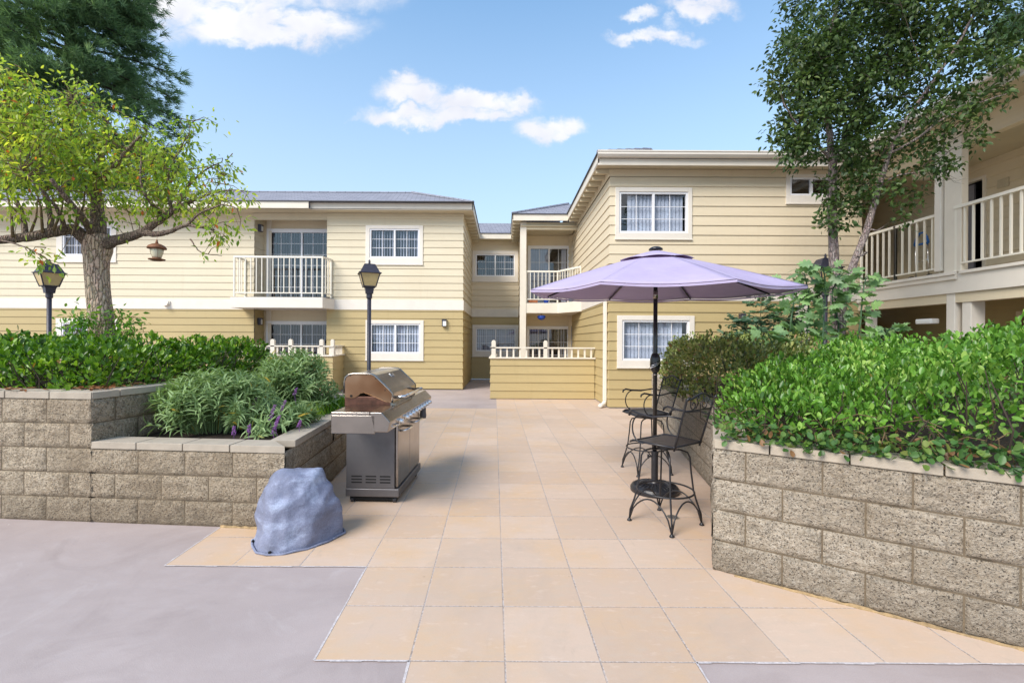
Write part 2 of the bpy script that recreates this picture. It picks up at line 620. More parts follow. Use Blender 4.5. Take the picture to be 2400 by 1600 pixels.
def tile_fn(T, Pn, pos, geo):
    sp = T.new('ShaderNodeSeparateXYZ')
    T.l.new(pos, sp.inputs[0])
    x, y = sp.outputs[0], sp.outputs[1]
    xs = T.math('ADD', x, T.math('MULTIPLY', T.math('SUBTRACT', y, 2.06), 0.020))
    u = T.math('DIVIDE', T.math('SUBTRACT', xs, 0.019), TS)
    v = T.math('DIVIDE', T.math('SUBTRACT', y, 2.20), TS)
    wob = T.noise(pos, 45, 3, 0.6)
    def dist(a):
        fr = T.math('FRACT', T.math('ADD', a, 100.5))
        return T.math('MULTIPLY', T.math('ABSOLUTE', T.math('SUBTRACT', fr, 0.5)), TS)
    d = T.math('MINIMUM', dist(u), dist(v))
    d = T.math('ADD', d, T.math('MULTIPLY', T.math('SUBTRACT', wob, 0.5), 0.004))
    joint = T.math('MULTIPLY', T.maprange(d, 0.0026, 0.0056, 1.0, 0.0), T.maprange(T.noise(pos, 2.3, 3, 0.6), 0.35, 0.55, 0.5, 1.0))
    cell = T.new('ShaderNodeCombineXYZ')
    T.l.new(T.math('FLOOR', T.math('ADD', u, 100.0)), cell.inputs[0])
    T.l.new(T.math('FLOOR', T.math('ADD', v, 100.0)), cell.inputs[1])
    wn = T.new('ShaderNodeTexWhiteNoise', noise_dimensions='3D')
    T.l.new(cell.outputs[0], wn.inputs[0])
    n1 = T.noise(pos, 1.7, 5, 0.6)
    n2 = T.noise(T.scalevec(pos, (1, 2.2, 1)), 7, 6, 0.65)
    fine = T.noise(pos, 140, 3, 0.6)
    c = T.mix(wn.outputs[0], (0.52, 0.385, 0.29), (0.595, 0.46, 0.365))
    c = T.mix(T.maprange(T.math('SUBTRACT', n1, T.math('MULTIPLY', x, 0.045)), 0.44, 0.72, 0, 0.75), c, (0.60, 0.40, 0.225))
    c = T.mix(T.maprange(n2, 0.5, 0.75, 0, 0.55), c, (0.50, 0.42, 0.345))
    c = T.mix(T.maprange(n2, 0.28, 0.42, 0.35, 0), c, (0.74, 0.62, 0.53))
    c = T.mix(T.maprange(fine, 0.3, 0.7, 0, 0.16), c, (0.45, 0.33, 0.22))
    spots = T.voro(pos, 3.1)
    c = T.mix(T.maprange(spots, 0.022, 0.032, 0.5, 0), c, (0.35, 0.24, 0.17))
    smg = T.noise(T.vmath('ADD', pos, (4.2, 7.7, 0)), 0.75, 6, 0.68, 0.8)
    c = T.mix(T.maprange(smg, 0.54, 0.70, 0, 0.5), c, (0.42, 0.335, 0.27))
    scf = T.noise(T.scalevec(pos, (6, 1.2, 1)), 3.5, 5, 0.7, 0.5)
    c = T.mix(T.maprange(scf, 0.62, 0.74, 0, 0.4), c, (0.40, 0.31, 0.24))
    jn = T.noise(pos, 90, 2, 0.5)
    jc = T.mix(T.maprange(jn, 0.4, 0.6), (0.48, 0.43, 0.41), (0.30, 0.245, 0.215))
    c = T.mix(joint, c, jc)
    T.l.new(c, Pn.inputs['Base Color'])
    h = T.math('SUBTRACT', T.math('MULTIPLY', fine, 0.15), joint)
    T.l.new(T.bump(h, 0.5, 0.004), Pn.inputs['Normal'])
    T.l.new(T.maprange(n2, 0.3, 0.7, 0.55, 0.75), Pn.inputs['Roughness'])


mat('tan_tile', rough=0.6, fn=tile_fn)


def pave_fn(T, Pn, pos, geo):
    n1 = T.noise(T.scalevec(pos, (1, 1.8, 1)), 0.9, 5, 0.6, 0.6)
    n2 = T.noise(pos, 5, 6, 0.7)
    fine = T.noise(pos, 160, 3, 0.6)
    c = T.mix(T.maprange(n1, 0.3, 0.7), (0.36, 0.300, 0.288), (0.44, 0.372, 0.358))
    c = T.mix(T.maprange(n2, 0.5, 0.8, 0, 0.35), c, (0.48, 0.435, 0.435))
    c = T.mix(T.maprange(fine, 0.35, 0.7, 0, 0.18), c, (0.27, 0.22, 0.22))
    st = T.noise(T.vmath('ADD', pos, (9.2, 2.7, 0)), 1.1, 6, 0.7, 1.2)
    c = T.mix(T.maprange(st, 0.55, 0.72, 0, 0.5), c, (0.30, 0.245, 0.235))
    c = T.mix(T.maprange(st, 0.30, 0.40, 0.4, 0), c, (0.50, 0.45, 0.44))
    ag = T.voro(pos, 210)
    c = T.mix(T.maprange(ag, 0.10, 0.28, 0.30, 0), c, (0.56, 0.51, 0.49))
    sp = T.voro(pos, 2.3)
    c = T.mix(T.maprange(sp, 0.010, 0.016, 0.8, 0), c, (0.75, 0.72, 0.70))
    cr = T.voro(T.vmath('ADD', pos, (3.3, 1.2, 0)), 3.7)
    c = T.mix(T.maprange(cr, 0.014, 0.020, 0.6, 0), c, (0.20, 0.16, 0.15))
    T.l.new(c, Pn.inputs['Base Color'])
    T.l.new(T.bump(fine, 0.25, 0.004), Pn.inputs['Normal'])
    T.l.new(T.maprange(n2, 0.3, 0.7, 0.5, 0.7), Pn.inputs['Roughness'])


mat('mauve_paving', rough=0.6, fn=pave_fn)


def steel_fn(c, r0, r1):
    def fn(T, Pn, pos, geo):
        n = T.noise(T.scalevec(pos, (1.5, 1.5, 260)), 3, 3, 0.6)
        b = T.noise(pos, 5, 4, 0.6)
        T.l.new(T.maprange(b, 0.3, 0.7, r0, r1), Pn.inputs['Roughness'])
        T.l.new(T.mix(T.maprange(b, 0.3, 0.7), c, tuple(x * 0.80 for x in c)), Pn.inputs['Base Color'])
        T.l.new(T.bump(n, 0.012, 0.0006), Pn.inputs['Normal'])
    return fn


mat('stainless', metal=1.0, fn=steel_fn((0.36, 0.325, 0.29), 0.14, 0.24))
mat('stainless_dull', metal=0.75, fn=steel_fn((0.20, 0.19, 0.195), 0.40, 0.52))


def heat_fn(T, Pn, pos, geo):
    n = T.noise(pos, 6, 4, 0.6)
    c = T.ramp(T.noise(pos, 3.2, 2, 0.5), [(0.32, (0.16, 0.075, 0.035)), (0.5, (0.24, 0.135, 0.075)), (0.68, (0.34, 0.23, 0.15))])
    T.l.new(c, Pn.inputs['Base Color'])


mat('heat_stained', rough=0.36, metal=0.75, fn=heat_fn)
mat('firebox_brown', (0.10, 0.045, 0.03), 0.5, 0.5, var=0.5, vscale=14)
mat('slot_black', (0.006, 0.006, 0.006), 0.9)


def canopy_fn(T, Pn, pos, geo):
    out = T.n['Material Output']
    n = T.noise(pos, 2.6, 4, 0.6)
    wv = T.noise(T.scalevec(pos, (3, 3, 12)), 3, 3, 0.5)
    c = T.mix(T.maprange(n, 0.3, 0.7), (0.52, 0.45, 0.68), (0.60, 0.53, 0.74))
    c2 = T.mix(T.maprange(n, 0.62, 0.8, 0, 0.4), c, (0.40, 0.34, 0.55))
    T.l.new(c2, Pn.inputs['Base Color'])
    T.l.new(T.bump(T.math('ADD', wv, T.math('MULTIPLY', T.noise(pos, 400, 1, 0.5), 0.06)), 0.25, 0.03), Pn.inputs['Normal'])
    tl = T.new('ShaderNodeBsdfTranslucent')
    tl.inputs[0].default_value = (0.42, 0.26, 0.38, 1)
    mx = T.new('ShaderNodeMixShader')
    mx.inputs[0].default_value = 0.28
    T.l.new(Pn.outputs[0], mx.inputs[1])
    T.l.new(tl.outputs[0], mx.inputs[2])
    T.l.new(mx.outputs[0], out.inputs[0])


mat('purple_canvas', rough=0.85, fn=canopy_fn)


def rock_fn(T, Pn, pos, geo):
    n = T.noise(T.scalevec(pos, (1.0, 1.0, 1.9)), 3.6, 6, 0.62, 0.5)
    n2 = T.noise(pos, 22, 5, 0.7)
    c = T.ramp(n, [(0.32, (0.15, 0.165, 0.235)), (0.50, (0.225, 0.25, 0.36)), (0.66, (0.42, 0.49, 0.66))])
    c = T.mix(T.maprange(n2, 0.55, 0.75, 0, 0.5), c, (0.40, 0.45, 0.62))
    T.l.new(c, Pn.inputs['Base Color'])
    g3 = T.noise(pos, 130, 3, 0.6)
    c = T.mix(T.maprange(g3, 0.4, 0.65, 0, 0.35), c, (0.09, 0.10, 0.15))
    T.l.new(c, Pn.inputs['Base Color'])
    T.l.new(T.bump(T.math('ADD', n2, T.math('MULTIPLY', g3, 0.5)), 0.5, 0.012), Pn.inputs['Normal'])


mat('fake_rock', rough=0.7, fn=rock_fn)


def bark_fn(dark, mid, light, sc):
    def fn(T, Pn, pos, geo):
        s = T.scalevec(pos, (sc * 1.25, sc * 1.25, sc * 0.24))
        ds = T.vmath('ADD', s, T.vmath('MULTIPLY', T.noise(pos, 9, 3, 0.6, out=1), (0.9, 0.9, 0.9)))
        v = T.voro(ds, 1.0, 'DISTANCE_TO_EDGE')
        vc = T.voro(ds, 1.0, 'F1', 'Color')
        n = T.noise(pos, 30, 5, 0.7)
        c = T.mix(T.maprange(v, 0.01, 0.12), dark, mid)
        c = T.mix(T.maprange(n, 0.4, 0.7, 0, 0.7), c, light)
        c = T.mix(0.05, c, vc, 'OVERLAY')
        T.l.new(c, Pn.inputs['Base Color'])
        h = T.math('ADD', T.maprange(v, 0.0, 0.25), T.math('MULTIPLY', n, 0.35))
        T.l.new(T.bump(h, 0.9, 0.025), Pn.inputs['Normal'])
    return fn


mat('bark_plated', rough=0.95, fn=bark_fn((0.12, 0.075, 0.050), (0.55, 0.40, 0.29), (0.74, 0.60, 0.48), 26))
mat('bark_limb', rough=0.95, fn=bark_fn((0.06, 0.042, 0.034), (0.26, 0.185, 0.14), (0.40, 0.30, 0.235), 36))
mat('bark_grey', rough=0.9, fn=bark_fn((0.09, 0.065, 0.06), (0.32, 0.245, 0.22), (0.52, 0.45, 0.42), 34))
mat('twig', (0.14, 0.095, 0.045), 0.9, var=0.3, vscale=10)
mat('twig_dark', (0.045, 0.032, 0.022), 0.9, var=0.3, vscale=10)


def leaf_mat(name, stops, rough=0.45, trans=0.3, tcol=None, spec=0.4, clump=2.0, fine_rust=None):
    def fn(T, Pn, pos, geo):
        out = T.n['Material Output']
        isl = geo.outputs['Random Per Island']
        cl = T.noise(pos, clump, 3, 0.5)
        f = T.math('ADD', T.math('MULTIPLY', isl, 0.62), T.maprange(cl, 0.3, 0.7, 0.0, 0.38))
        c = T.ramp(f, stops)
        if fine_rust:
            c = T.mix(T.maprange(T.math('FRACT', T.math('MULTIPLY', isl, 37.7)), 1 - fine_rust[0], 1 - fine_rust[0] + 0.005), c, fine_rust[1])
        T.l.new(c, Pn.inputs['Base Color'])
        Pn.inputs['Specular IOR Level'].default_value = spec
        tl = T.new('ShaderNodeBsdfTranslucent')
        tc_ = T.mix(1.0, c, tcol or (1.6, 1.7, 0.9), 'MULTIPLY')
        T.l.new(tc_, tl.inputs[0])
        mx = T.new('ShaderNodeMixShader')
        mx.inputs[0].default_value = trans
        T.l.new(Pn.outputs[0], mx.inputs[1])
        T.l.new(tl.outputs[0], mx.inputs[2])
        T.l.new(mx.outputs[0], out.inputs[0])
    return mat(name, rough=rough, fn=fn)


leaf_mat('hedge_leaf', [(0.0, (0.018, 0.052, 0.006)), (0.35, (0.060, 0.150, 0.010)), (0.65, (0.15, 0.30, 0.022)), (1.0, (0.44, 0.58, 0.07))], 0.34, 0.24, spec=0.45, fine_rust=(0.012, (0.28, 0.16, 0.04)))
leaf_mat('hedge_leaf_bright', [(0.0, (0.022, 0.065, 0.010)), (0.35, (0.070, 0.185, 0.020)), (0.68, (0.17, 0.36, 0.045)), (1.0, (0.52, 0.66, 0.18))], 0.34, 0.25, spec=0.45, clump=1.6, fine_rust=(0.006, (0.30, 0.17, 0.05)))
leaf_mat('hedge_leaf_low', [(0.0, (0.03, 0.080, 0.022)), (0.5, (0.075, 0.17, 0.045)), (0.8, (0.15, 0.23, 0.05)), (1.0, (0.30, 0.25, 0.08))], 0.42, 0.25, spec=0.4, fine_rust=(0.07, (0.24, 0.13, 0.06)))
leaf_mat('bronze_leaf', [(0.0, (0.05, 0.065, 0.018)), (0.4, (0.15, 0.18, 0.045)), (0.7, (0.30, 0.36, 0.10)), (1.0, (0.52, 0.38, 0.15))], 0.40, 0.2, spec=0.5, fine_rust=(0.05, (0.35, 0.20, 0.09)))
leaf_mat('camphor_leaf', [(0.0, (0.080, 0.15, 0.030)), (0.35, (0.19, 0.30, 0.045)), (0.7, (0.40, 0.46, 0.065)), (1.0, (0.72, 0.66, 0.11))], 0.42, 0.50, clump=0.9, spec=0.4, fine_rust=(0.016, (0.48, 0.13, 0.03)))
leaf_mat('dark_tree_leaf', [(0.0, (0.016, 0.036, 0.011)), (0.45, (0.044, 0.084, 0.022)), (0.8, (0.095, 0.150, 0.038)), (1.0, (0.21, 0.24, 0.075))], 0.45, 0.22, clump=1.2, spec=0.35)
leaf_mat('pine_needle', [(0.0, (0.04, 0.08, 0.042)), (0.45, (0.10, 0.18, 0.085)), (0.8, (0.19, 0.30, 0.14)), (1.0, (0.32, 0.42, 0.21))], 0.6, 0.25, clump=0.5, spec=0.25)
leaf_mat('sage_leaf', [(0.0, (0.10, 0.165, 0.060)), (0.4, (0.21, 0.31, 0.13)), (0.75, (0.33, 0.45, 0.22)), (1.0, (0.50, 0.60, 0.35))], 0.65, 0.25, clump=2.5, spec=0.2, fine_rust=(0.012, (0.5, 0.36, 0.06)))
leaf_mat('fig_leaf', [(0.0, (0.07, 0.15, 0.05)), (0.5, (0.19, 0.31, 0.14)), (0.85, (0.26, 0.42, 0.15)), (1.0, (0.20, 0.50, 0.08))], 0.42, 0.22, clump=2.0, spec=0.45)
leaf_mat('nandina_leaf', [(0.0, (0.040, 0.085, 0.045)), (0.5, (0.075, 0.145, 0.085)), (0.9, (0.13, 0.23, 0.11)), (1.0, (0.25, 0.38, 0.08))], 0.5, 0.25, clump=2.0, spec=0.3)
leaf_mat('sprout_leaf', [(0.0, (0.06, 0.17, 0.02)), (0.5, (0.14, 0.31, 0.035)), (1.0, (0.36, 0.46, 0.05))], 0.45, 0.4, clump=2.0)
mat('sage_flower', (0.26, 0.10, 0.32), 0.8, var=0.35, vscale=30)
leaf_mat('litter', [(0.0, (0.16, 0.07, 0.03)), (0.5, (0.30, 0.13, 0.06)), (1.0, (0.45, 0.28, 0.14))], 0.8, 0.1, spec=0.2)

M = MATS

# ------------------------------------------------------------------ ground
mb = MB()
mb.add([(-90, -60, 0), (90, -60, 0), (90, 160, 0), (-90, 160, 0)], [(0, 1, 2, 3)])
struct(mb.build('ground', M['mauve_paving']))


def tx(i, y):
    """x of tile joint number i at distance y"""
    return 0.019 + i * TS - 0.020 * (y - 2.06)


ROW = lambda j: 2.20 + TS * j
mb = MB()
y2, y0 = ROW(2), ROW(0)
FARY = ROW(18)
polys = [
    [(tx(-5, y2), y2), (tx(-2, y2), y2), (tx(-2, 3.9), 3.9), (tx(-5, 3.9), 3.9)],
    [(tx(-2, y0), y0), (tx(-1, y0), y0), (tx(-1, 3.9), 3.9), (tx(-2, 3.9), 3.9)],
    [(tx(-1, -1), -1), (tx(2, -1), -1), (tx(2, y0), y0), (tx(-1, y0), y0)],
    [(tx(-1, y0), y0), (9.0, y0), (9.0, 3.9), (tx(-1, 3.9), 3.9)],
    [(tx(-5, 3.9), 3.9), (9.0, 3.9), (9.0, FARY), (tx(-9, FARY), FARY)],
    [(tx(0, FARY), FARY), (9.0, FARY), (9.0, 16), (tx(0, 16), 16)],
]
for pl in polys:
    mb.add([(x, y, 0.004) for x, y in pl], [tuple(range(len(pl)))])
struct(mb.build('patio_tiles', M['tan_tile']))

mb = MB()
def edge_strip(a, b, w=.011):
    f = Frame(a, (b[0] - a[0], b[1] - a[1]))
    L = math.hypot(b[0] - a[0], b[1] - a[1])
    n = max(1, int(L / .07))
    for i in range(n):
        w0 = w * random.uniform(.3, 1.0)
        q = [f.p(L * i / n, .0055, w0), f.p(L * (i + 1) / n, .0055, w0), f.p(L * (i + 1) / n, .0055, -.004), f.p(L * i / n, .0055, -.004)]
        mb.add(q, [(0, 1, 2, 3)])
for a, b in (((tx(-5, 3.75), 3.75), (tx(-5, y2), y2)), ((tx(-5, y2), y2), (tx(-2, y2), y2)), ((tx(-2, y2), y2), (tx(-2, y0), y0)), ((tx(-2, y0), y0), (tx(-1, y0), y0)),
             ((tx(-1, y0), y0), (tx(-1, .8), .8)), ((tx(2, .8), .8), (tx(2, y0), y0)), ((tx(2, y0), y0), (3.6, y0))):
    edge_strip(a, b)
mat('joint_grey', (0.52, 0.48, 0.48), 0.9, var=0.25, vscale=60)
struct(mb.build('tile_edging', M['joint_grey']))

# ------------------------------------------------------------------ building parts
def window(root, fr, outer, glass, name='window', cols=2, rows=3, blinds='closed', bright=False, sill=True, trim='trim_white', ratio=0.5, open_from=None, screen=0):
    """outer/glass: (u0,u1,z0,z1) on the wall frame. Trim is the part; frame, panes, blinds are its sub-parts"""
    u0, u1, z0, z1 = outer
    g0, g1, h0, h1 = glass
    mb = MB()
    T0 = 0.038
    fr.box(mb, u0, g0, z0, z1, -0.02, T0)
    fr.box(mb, g1, u1, z0, z1, -0.02, T0)
    fr.box(mb, g0, g1, h1, z1, -0.02, T0 + 0.003)
    if z0 < h0 - 0.01:
        fr.box(mb, g0, g1, z0, h0, -0.02, T0 + 0.003)
    if sill:
        fr.box(mb, u0 - 0.01, u1 + 0.01, z0 - 0.025, z0, -0.01, T0 + 0.018)
    w = mb.build(name, M[trim], root, bevel=0.004)
    f = 0.045
    mb = MB()
    fr.box(mb, g0, g0 + f, h0, h1, -0.05, 0.018)
    fr.box(mb, g1 - f, g1, h0, h1, -0.05, 0.018)
    fr.box(mb, g0 + f, g1 - f, h0, h0 + f, -0.05, 0.018)
    fr.box(mb, g0 + f, g1 - f, h1 - f, h1, -0.05, 0.018)
    um = g0 + (g1 - g0) * ratio
    fr.box(mb, um - f * 0.6, um + f * 0.6, h0 + f, h1 - f, -0.045, 0.014)
    t = 0.0065
    for (a, b) in ((g0 + f, um - f * .6), (um + f * .6, g1 - f)):
        for i in range(1, cols):
            c = a + (b - a) * i / cols
            fr.box(mb, c - t, c + t, h0 + f, h1 - f, -0.036, -0.020)
        for j in range(1, rows):
            c = h0 + f + (h1 - h0 - 2 * f) * j / rows
            fr.box(mb, a, b, c - t, c + t, -0.038, -0.022)
    mb.build('frame', M['vinyl_white'], w, bevel=0.003)
    for k, (a, b) in enumerate(((g0 + f, um - f * .6), (um + f * .6, g1 - f))):
        mb = MB()
        o = -0.028 if k == 0 else -0.031
        mb.add([fr.p(a, h0 + f, o), fr.p(b, h0 + f, o), fr.p(b, h1 - f, o), fr.p(a, h1 - f, o)], [(0, 1, 2, 3)])
        mb.build('pane', M['window_glass'], w)
    # room behind
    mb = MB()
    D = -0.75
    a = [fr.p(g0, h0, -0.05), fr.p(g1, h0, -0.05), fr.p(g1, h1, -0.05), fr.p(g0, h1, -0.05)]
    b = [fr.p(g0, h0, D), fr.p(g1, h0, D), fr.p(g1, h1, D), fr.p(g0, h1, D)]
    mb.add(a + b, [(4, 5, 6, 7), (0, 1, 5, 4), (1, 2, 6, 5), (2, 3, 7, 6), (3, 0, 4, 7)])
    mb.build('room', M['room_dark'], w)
    # vertical blinds
    if blinds:
        mb = MB()
        pitch = 0.085
        n = int((g1 - g0 - 2 * f) / pitch)
        ang = {'closed': 0.45, 'half': 1.0, 'open': 1.35}[blinds]
        for i in range(n):
            c = g0 + f + pitch * (i + 0.5)
            if open_from and open_from[0] < (c - g0) / (g1 - g0) < open_from[1]:
                continue
            a_ = ang + random.uniform(-0.12, 0.12)
            hw = 0.043
            du, do = hw * math.cos(a_), hw * math.sin(a_)
            zb, zt = h0 + 0.04 + random.uniform(0, .01), h1 - 0.05
            mb.add([fr.p(c - du, zb, -0.11 - do), fr.p(c + du, zb, -0.11 + do), fr.p(c + du, zt, -0.11 + do), fr.p(c - du, zt, -0.11 - do)], [(0, 1, 2, 3)])
        mb.build('blinds', M['blind_bright' if bright else 'blind_white'], w)
    return w


def eave(mb, pts, z_top, h, th=0.03):
    """fascia boards along a polyline (outside on the right-hand side of travel)"""
    for a, b in zip(pts[:-1], pts[1:]):
        a, b = Vector((*a, 0)), Vector((*b, 0))
        f = Frame((a.x, a.y), (b.x - a.x, b.y - a.y))
        L = (b - a).length
        f.box(mb, 0, L, z_top - h, z_top, -th, 0)
    return mb


def rafters(mb, fr, u0, u1, z0, z1, o0, o1, sp=0.6):
    n = int(abs(u1 - u0) / sp)
    for i in range(n + 1):
        u = u0 + (u1 - u0) * i / max(n, 1)
        fr.box(mb, u - 0.02, u + 0.02, z0, z1, o0, o1)
    return mb


def wall_light(root, fr, u, z, h=0.2, w=0.12):
    mb = MB()
    fr.box(mb, u - w / 2 - .012, u + w / 2 + .012, z + h / 2 - .03, z + h / 2 + .012, 0.02, 0.13)
    fr.box(mb, u - w / 2 - .008, u - w / 2 + .014, z - h / 2, z + h / 2 - .03, 0.02, 0.12)
    fr.box(mb, u - w / 2, u + w / 2, z - h / 2 - .012, z - h / 2 + .008, 0.02, 0.12)
    b = mb.build('wall_light', M['lamp_metal'], root)
    mb = MB()
    fr.box(mb, u - w / 2 + .016, u + w / 2, z - h / 2 + .01, z + h / 2 - .032, 0.022, 0.112)
    mb.build('diffuser', M['diffuser'], b)
    return b


def railing(root, pts, z0, z1, sp=0.13, posts=(), rw=0.045, bal=0.011, name='railing', bot=0.10):
    """metal balcony railing along a polyline; rails are the part, balusters sub-parts"""
    mb = MB()
    bals = []
    for a, b in zip(pts[:-1], pts[1:]):
        f = Frame(a, (b[0] - a[0], b[1] - a[1]))
        L = math.hypot(b[0] - a[0], b[1] - a[1])
        f.box(mb, -rw * .4, L + rw * .4, z1 - 0.055, z1, -rw / 2, rw / 2)
        f.box(mb, 0, L, z0 + bot, z0 + bot + 0.03, -0.016, 0.016)
        n = max(1, int(round(L / sp)))
        for i in range(1, n):
            bals.append((f, L * i / n))
        for u in (0.0, L):
            f.box(mb, u - .02, u + .02, z0, z1 - 0.055, -0.021, 0.021)
    part = mb.build(name, M['rail_paint'], root, bevel=0.003)
    for f, u in bals:
        m2 = MB()
        f.box(m2, u - bal, u + bal, z0 + bot + .03, z1 - .055, -bal, bal)
        m2.build('baluster', M['rail_paint'], part)
    return part


def UZ(fr, px, py, plane_out=0.0):
    """photo direction -> (u, z) on the wall plane of frame fr"""
    r = P(px, py, 1.0) - Vector((0, 0, CAMH))
    o = fr.o + fr.n * plane_out
    t = (o - Vector((0, 0, 0))).dot(fr.n) / r.dot(fr.n)
    p = Vector((0, 0, CAMH)) + r * t
    return (p - fr.o).dot(fr.u), p.z


def rect(fr, x0, y0, x1, y1):
    a, zt = UZ(fr, x0, (y0))
    b, zb = UZ(fr, x1, (y1))
    return (a, b, zb, zt)


def inner(o):
    return (o[0] + .03, o[1] - .03, o[2] + .03, o[3] - .03)


BANDB, BANDT = 2.46, 2.77
EVT = 5.64     # fascia top
SOF = 5.44
PITCH = 0.45

# ================================================================== LEFT BUILDING
lb = thing('apartment_building', 'long cream two storey building behind the lamp posts with one railed balcony over its patio', 'building', (-6.0, 16.0, 0))
LY, LY2 = 14.3, 14.42
XR = -1.27                         # right-hand corner of the bay
xl, _ = UZ(Frame((0, LY), (1, 0)), 766, 700)          # bay left edge
xw, _ = UZ(Frame((0, LY2), (1, 0)), 596, 700)         # left wing right edge
XL = -21.0
fb = Frame((0, LY), (1, 0))
fw = Frame((0, LY2), (1, 0))
fs = Frame((XR, LY), (0, 1))       # side wall of the bay, faces +X
# make sure the side frame faces +X
LREC = 14.98
frc = Frame((0, LREC), (1, 0))

wb_u = rect(fb, 857.6, 528.4, 991.5, 620); gb_u = rect(fb, 867, 536, 983, 605)
wb_l = rect(fb, 857.6, 749.8, 992.8, 843.8); gb_l = rect(fb, 868, 758, 984.8, 828)
ww_u = rect(fw, 134.5, 522.6, 274, 614); gw_u = rect(fw, 148, 531, 262, 599)
ww_l = rect(fw, 133, 745.7, 276, 842); gw_l = rect(fw, 146, 756, 264, 828)
up, lo = MB(), MB()
siding(up, fb, xl, XR, BANDT, 5.6, [inner(wb_u)], m1=1)
siding(lo, fb, xl, XR, 0.03, BANDB, [inner(wb_l)], m1=1)
siding(up, fw, XL, xw, BANDT, 5.6, [inner(ww_u)])
siding(lo, fw, XL, xw, 0.03, BANDB, [inner(ww_l)])
CY_ = 18.2
siding(up, fs, 0, CY_ - LY, BANDT, 5.6, m0=1)
siding(lo, fs, 0, CY_ - LY, 0.03, BANDB, m0=1)
# recess side walls
fr_l = Frame((xw, LY2), (0, 1))
siding(up, fr_l, 0, LREC - LY2, BANDT, 5.6)
siding(lo, fr_l, 0, LREC - LY2, 0.03, BANDB)
up.build('upper_siding', M['pale_siding'], lb)
lo.build('lower_siding', M['tan_siding'], lb)
mb = MB()
fr_r = Frame((xl, LREC), (0, -1))
fr_r.box(mb, 0, LREC - LY, 0, 5.6, -0.05, 0.0)
# backing of walls (behind siding)
d0u, d0l = rect(frc, 626, 536.5, 768, 697), rect(frc, 624, 752, 768, 905)
d0u = (d0u[0], xl - .02, 2.80, d0u[3]); d0l = (d0l[0], xl - .02, 0.02, d0l[3])
frc.box(mb, xw, d0u[0], 0, 5.6, -0.1, 0.0)
frc.box(mb, d0u[0], xl, d0u[3], 5.6, -0.1, 0.0)
frc.box(mb, d0l[0], xl, d0l[3], 2.8, -0.1, 0.0)
mb.build('recess_wall', M['cream_siding'], lb)
window(lb, fb, wb_u, gb_u, blinds='half', bright=False)
window(lb, fb, wb_l, gb_l, blinds='closed', bright=True)
window(lb, fw, ww_u, gw_u, blinds='closed')
window(lb, fw, ww_l, gw_l, blinds='closed')
for dd, bl in ((d0u, 'open'), (d0l, 'half')):
    w = 0.07
    window(lb, frc, (dd[0], dd[1] + .04, dd[2], dd[3]), (dd[0] + w, dd[1], dd[2] + .03, dd[3] - w), name='sliding_door', cols=3, rows=6, blinds=bl, sill=False, trim='vinyl_white', bright=False)
# band course
mb = MB()
fb.box(mb, xl, XR + .034, BANDB, BANDT, 0, 0.034)
fw.box(mb, XL, xw, BANDB, BANDT, 0, 0.034)
fs.box(mb, 0.0, CY_ - LY, BANDB, BANDT, 0, 0.036)
mb.build('band_course', M['trim_white'], lb, bevel=0.004)
# corner boards at the recess
mb = MB()
frc.box(mb, xw + 0.10, xw + 0.26, 0, 5.4, 0, 0.03)
mb.build('corner_board', M['trim_paint'], lb, bevel=0.004)
# balcony
bx0, _ = UZ(Frame((0, 13.8), (1, 0)), 549, 700)
bx1, _ = UZ(Frame((0, 13.8), (1, 0)), 757, 700)
fz0, fz1 = 2.47, 2.785
mb = MB()
ring = [(bx0 - .08, LY2 - .0), (bx0 - .08, 13.72), (bx1 + .02, 13.72), (xl + .26, LY - .03), (xl + .26, LY + .0), (xl - .01, LY), (xl - .01, LREC), (xw + .01, LREC), (xw + .01, LY2)]
mb.prism([(x, y, fz0) for x, y in ring], (0, 0, fz1 - fz0))
bal = mb.build('balcony', M['trim_white'], lb, bevel=0.006)
mb = MB()
mb.box(xw + .2, xl + .2, 13.86, LREC - .02, fz1 + .004, fz1 + .02)
mb.build('balcony_deck', M['grey_plastic'], bal)
railing(lb, [(bx0, LY2 - .04), (bx0, 13.80), (bx1 - .02, 13.80), (xl + .15, LY - .05)], fz1 + .02, 4.02, sp=0.168)
# soffits, fascia, roof
EY, EX = 13.87, -0.93
RY, RZ = 16.15, EVT + PITCH * (16.15 - 13.87)
mb = MB()
eave(mb, [(XL, EY - .12), (xl - .35, EY - .12)], EVT, 0.20)
eave(mb, [(xl - .35, EY), (EX, EY)], EVT, 0.20)
eave(mb, [(EX, EY), (EX, CY_ - .45)], EVT, 0.20)
mb.build('fascia', M['trim_paint'], lb, bevel=0.003)
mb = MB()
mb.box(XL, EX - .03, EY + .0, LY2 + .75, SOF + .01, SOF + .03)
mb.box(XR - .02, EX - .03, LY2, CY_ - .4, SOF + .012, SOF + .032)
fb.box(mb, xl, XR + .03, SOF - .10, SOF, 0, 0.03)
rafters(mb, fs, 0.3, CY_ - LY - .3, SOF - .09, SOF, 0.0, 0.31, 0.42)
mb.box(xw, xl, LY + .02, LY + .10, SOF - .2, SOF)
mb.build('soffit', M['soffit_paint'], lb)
mb = MB()
t = 0.03
rv = [(XL, EY - .15, EVT + .01), (EX + .02, EY - .05, EVT + .01), (EX - 2.3, RY, RZ), (XL, RY, RZ), (EX + .02, CY_ + 2.5, EVT + .01), (EX - 2.3, CY_ + 2.5, RZ), (XL, RY + 2.3, EVT)]
mb.add(rv, [(0, 1, 2, 3), (1, 4, 5, 2), (3, 2, 5, 6)])
rf = mb.build('roof', M['shingles'], lb)
mb = MB()
mb.box(XL, EX + .02, EY - .155, EY - .02, EVT, EVT + .022)
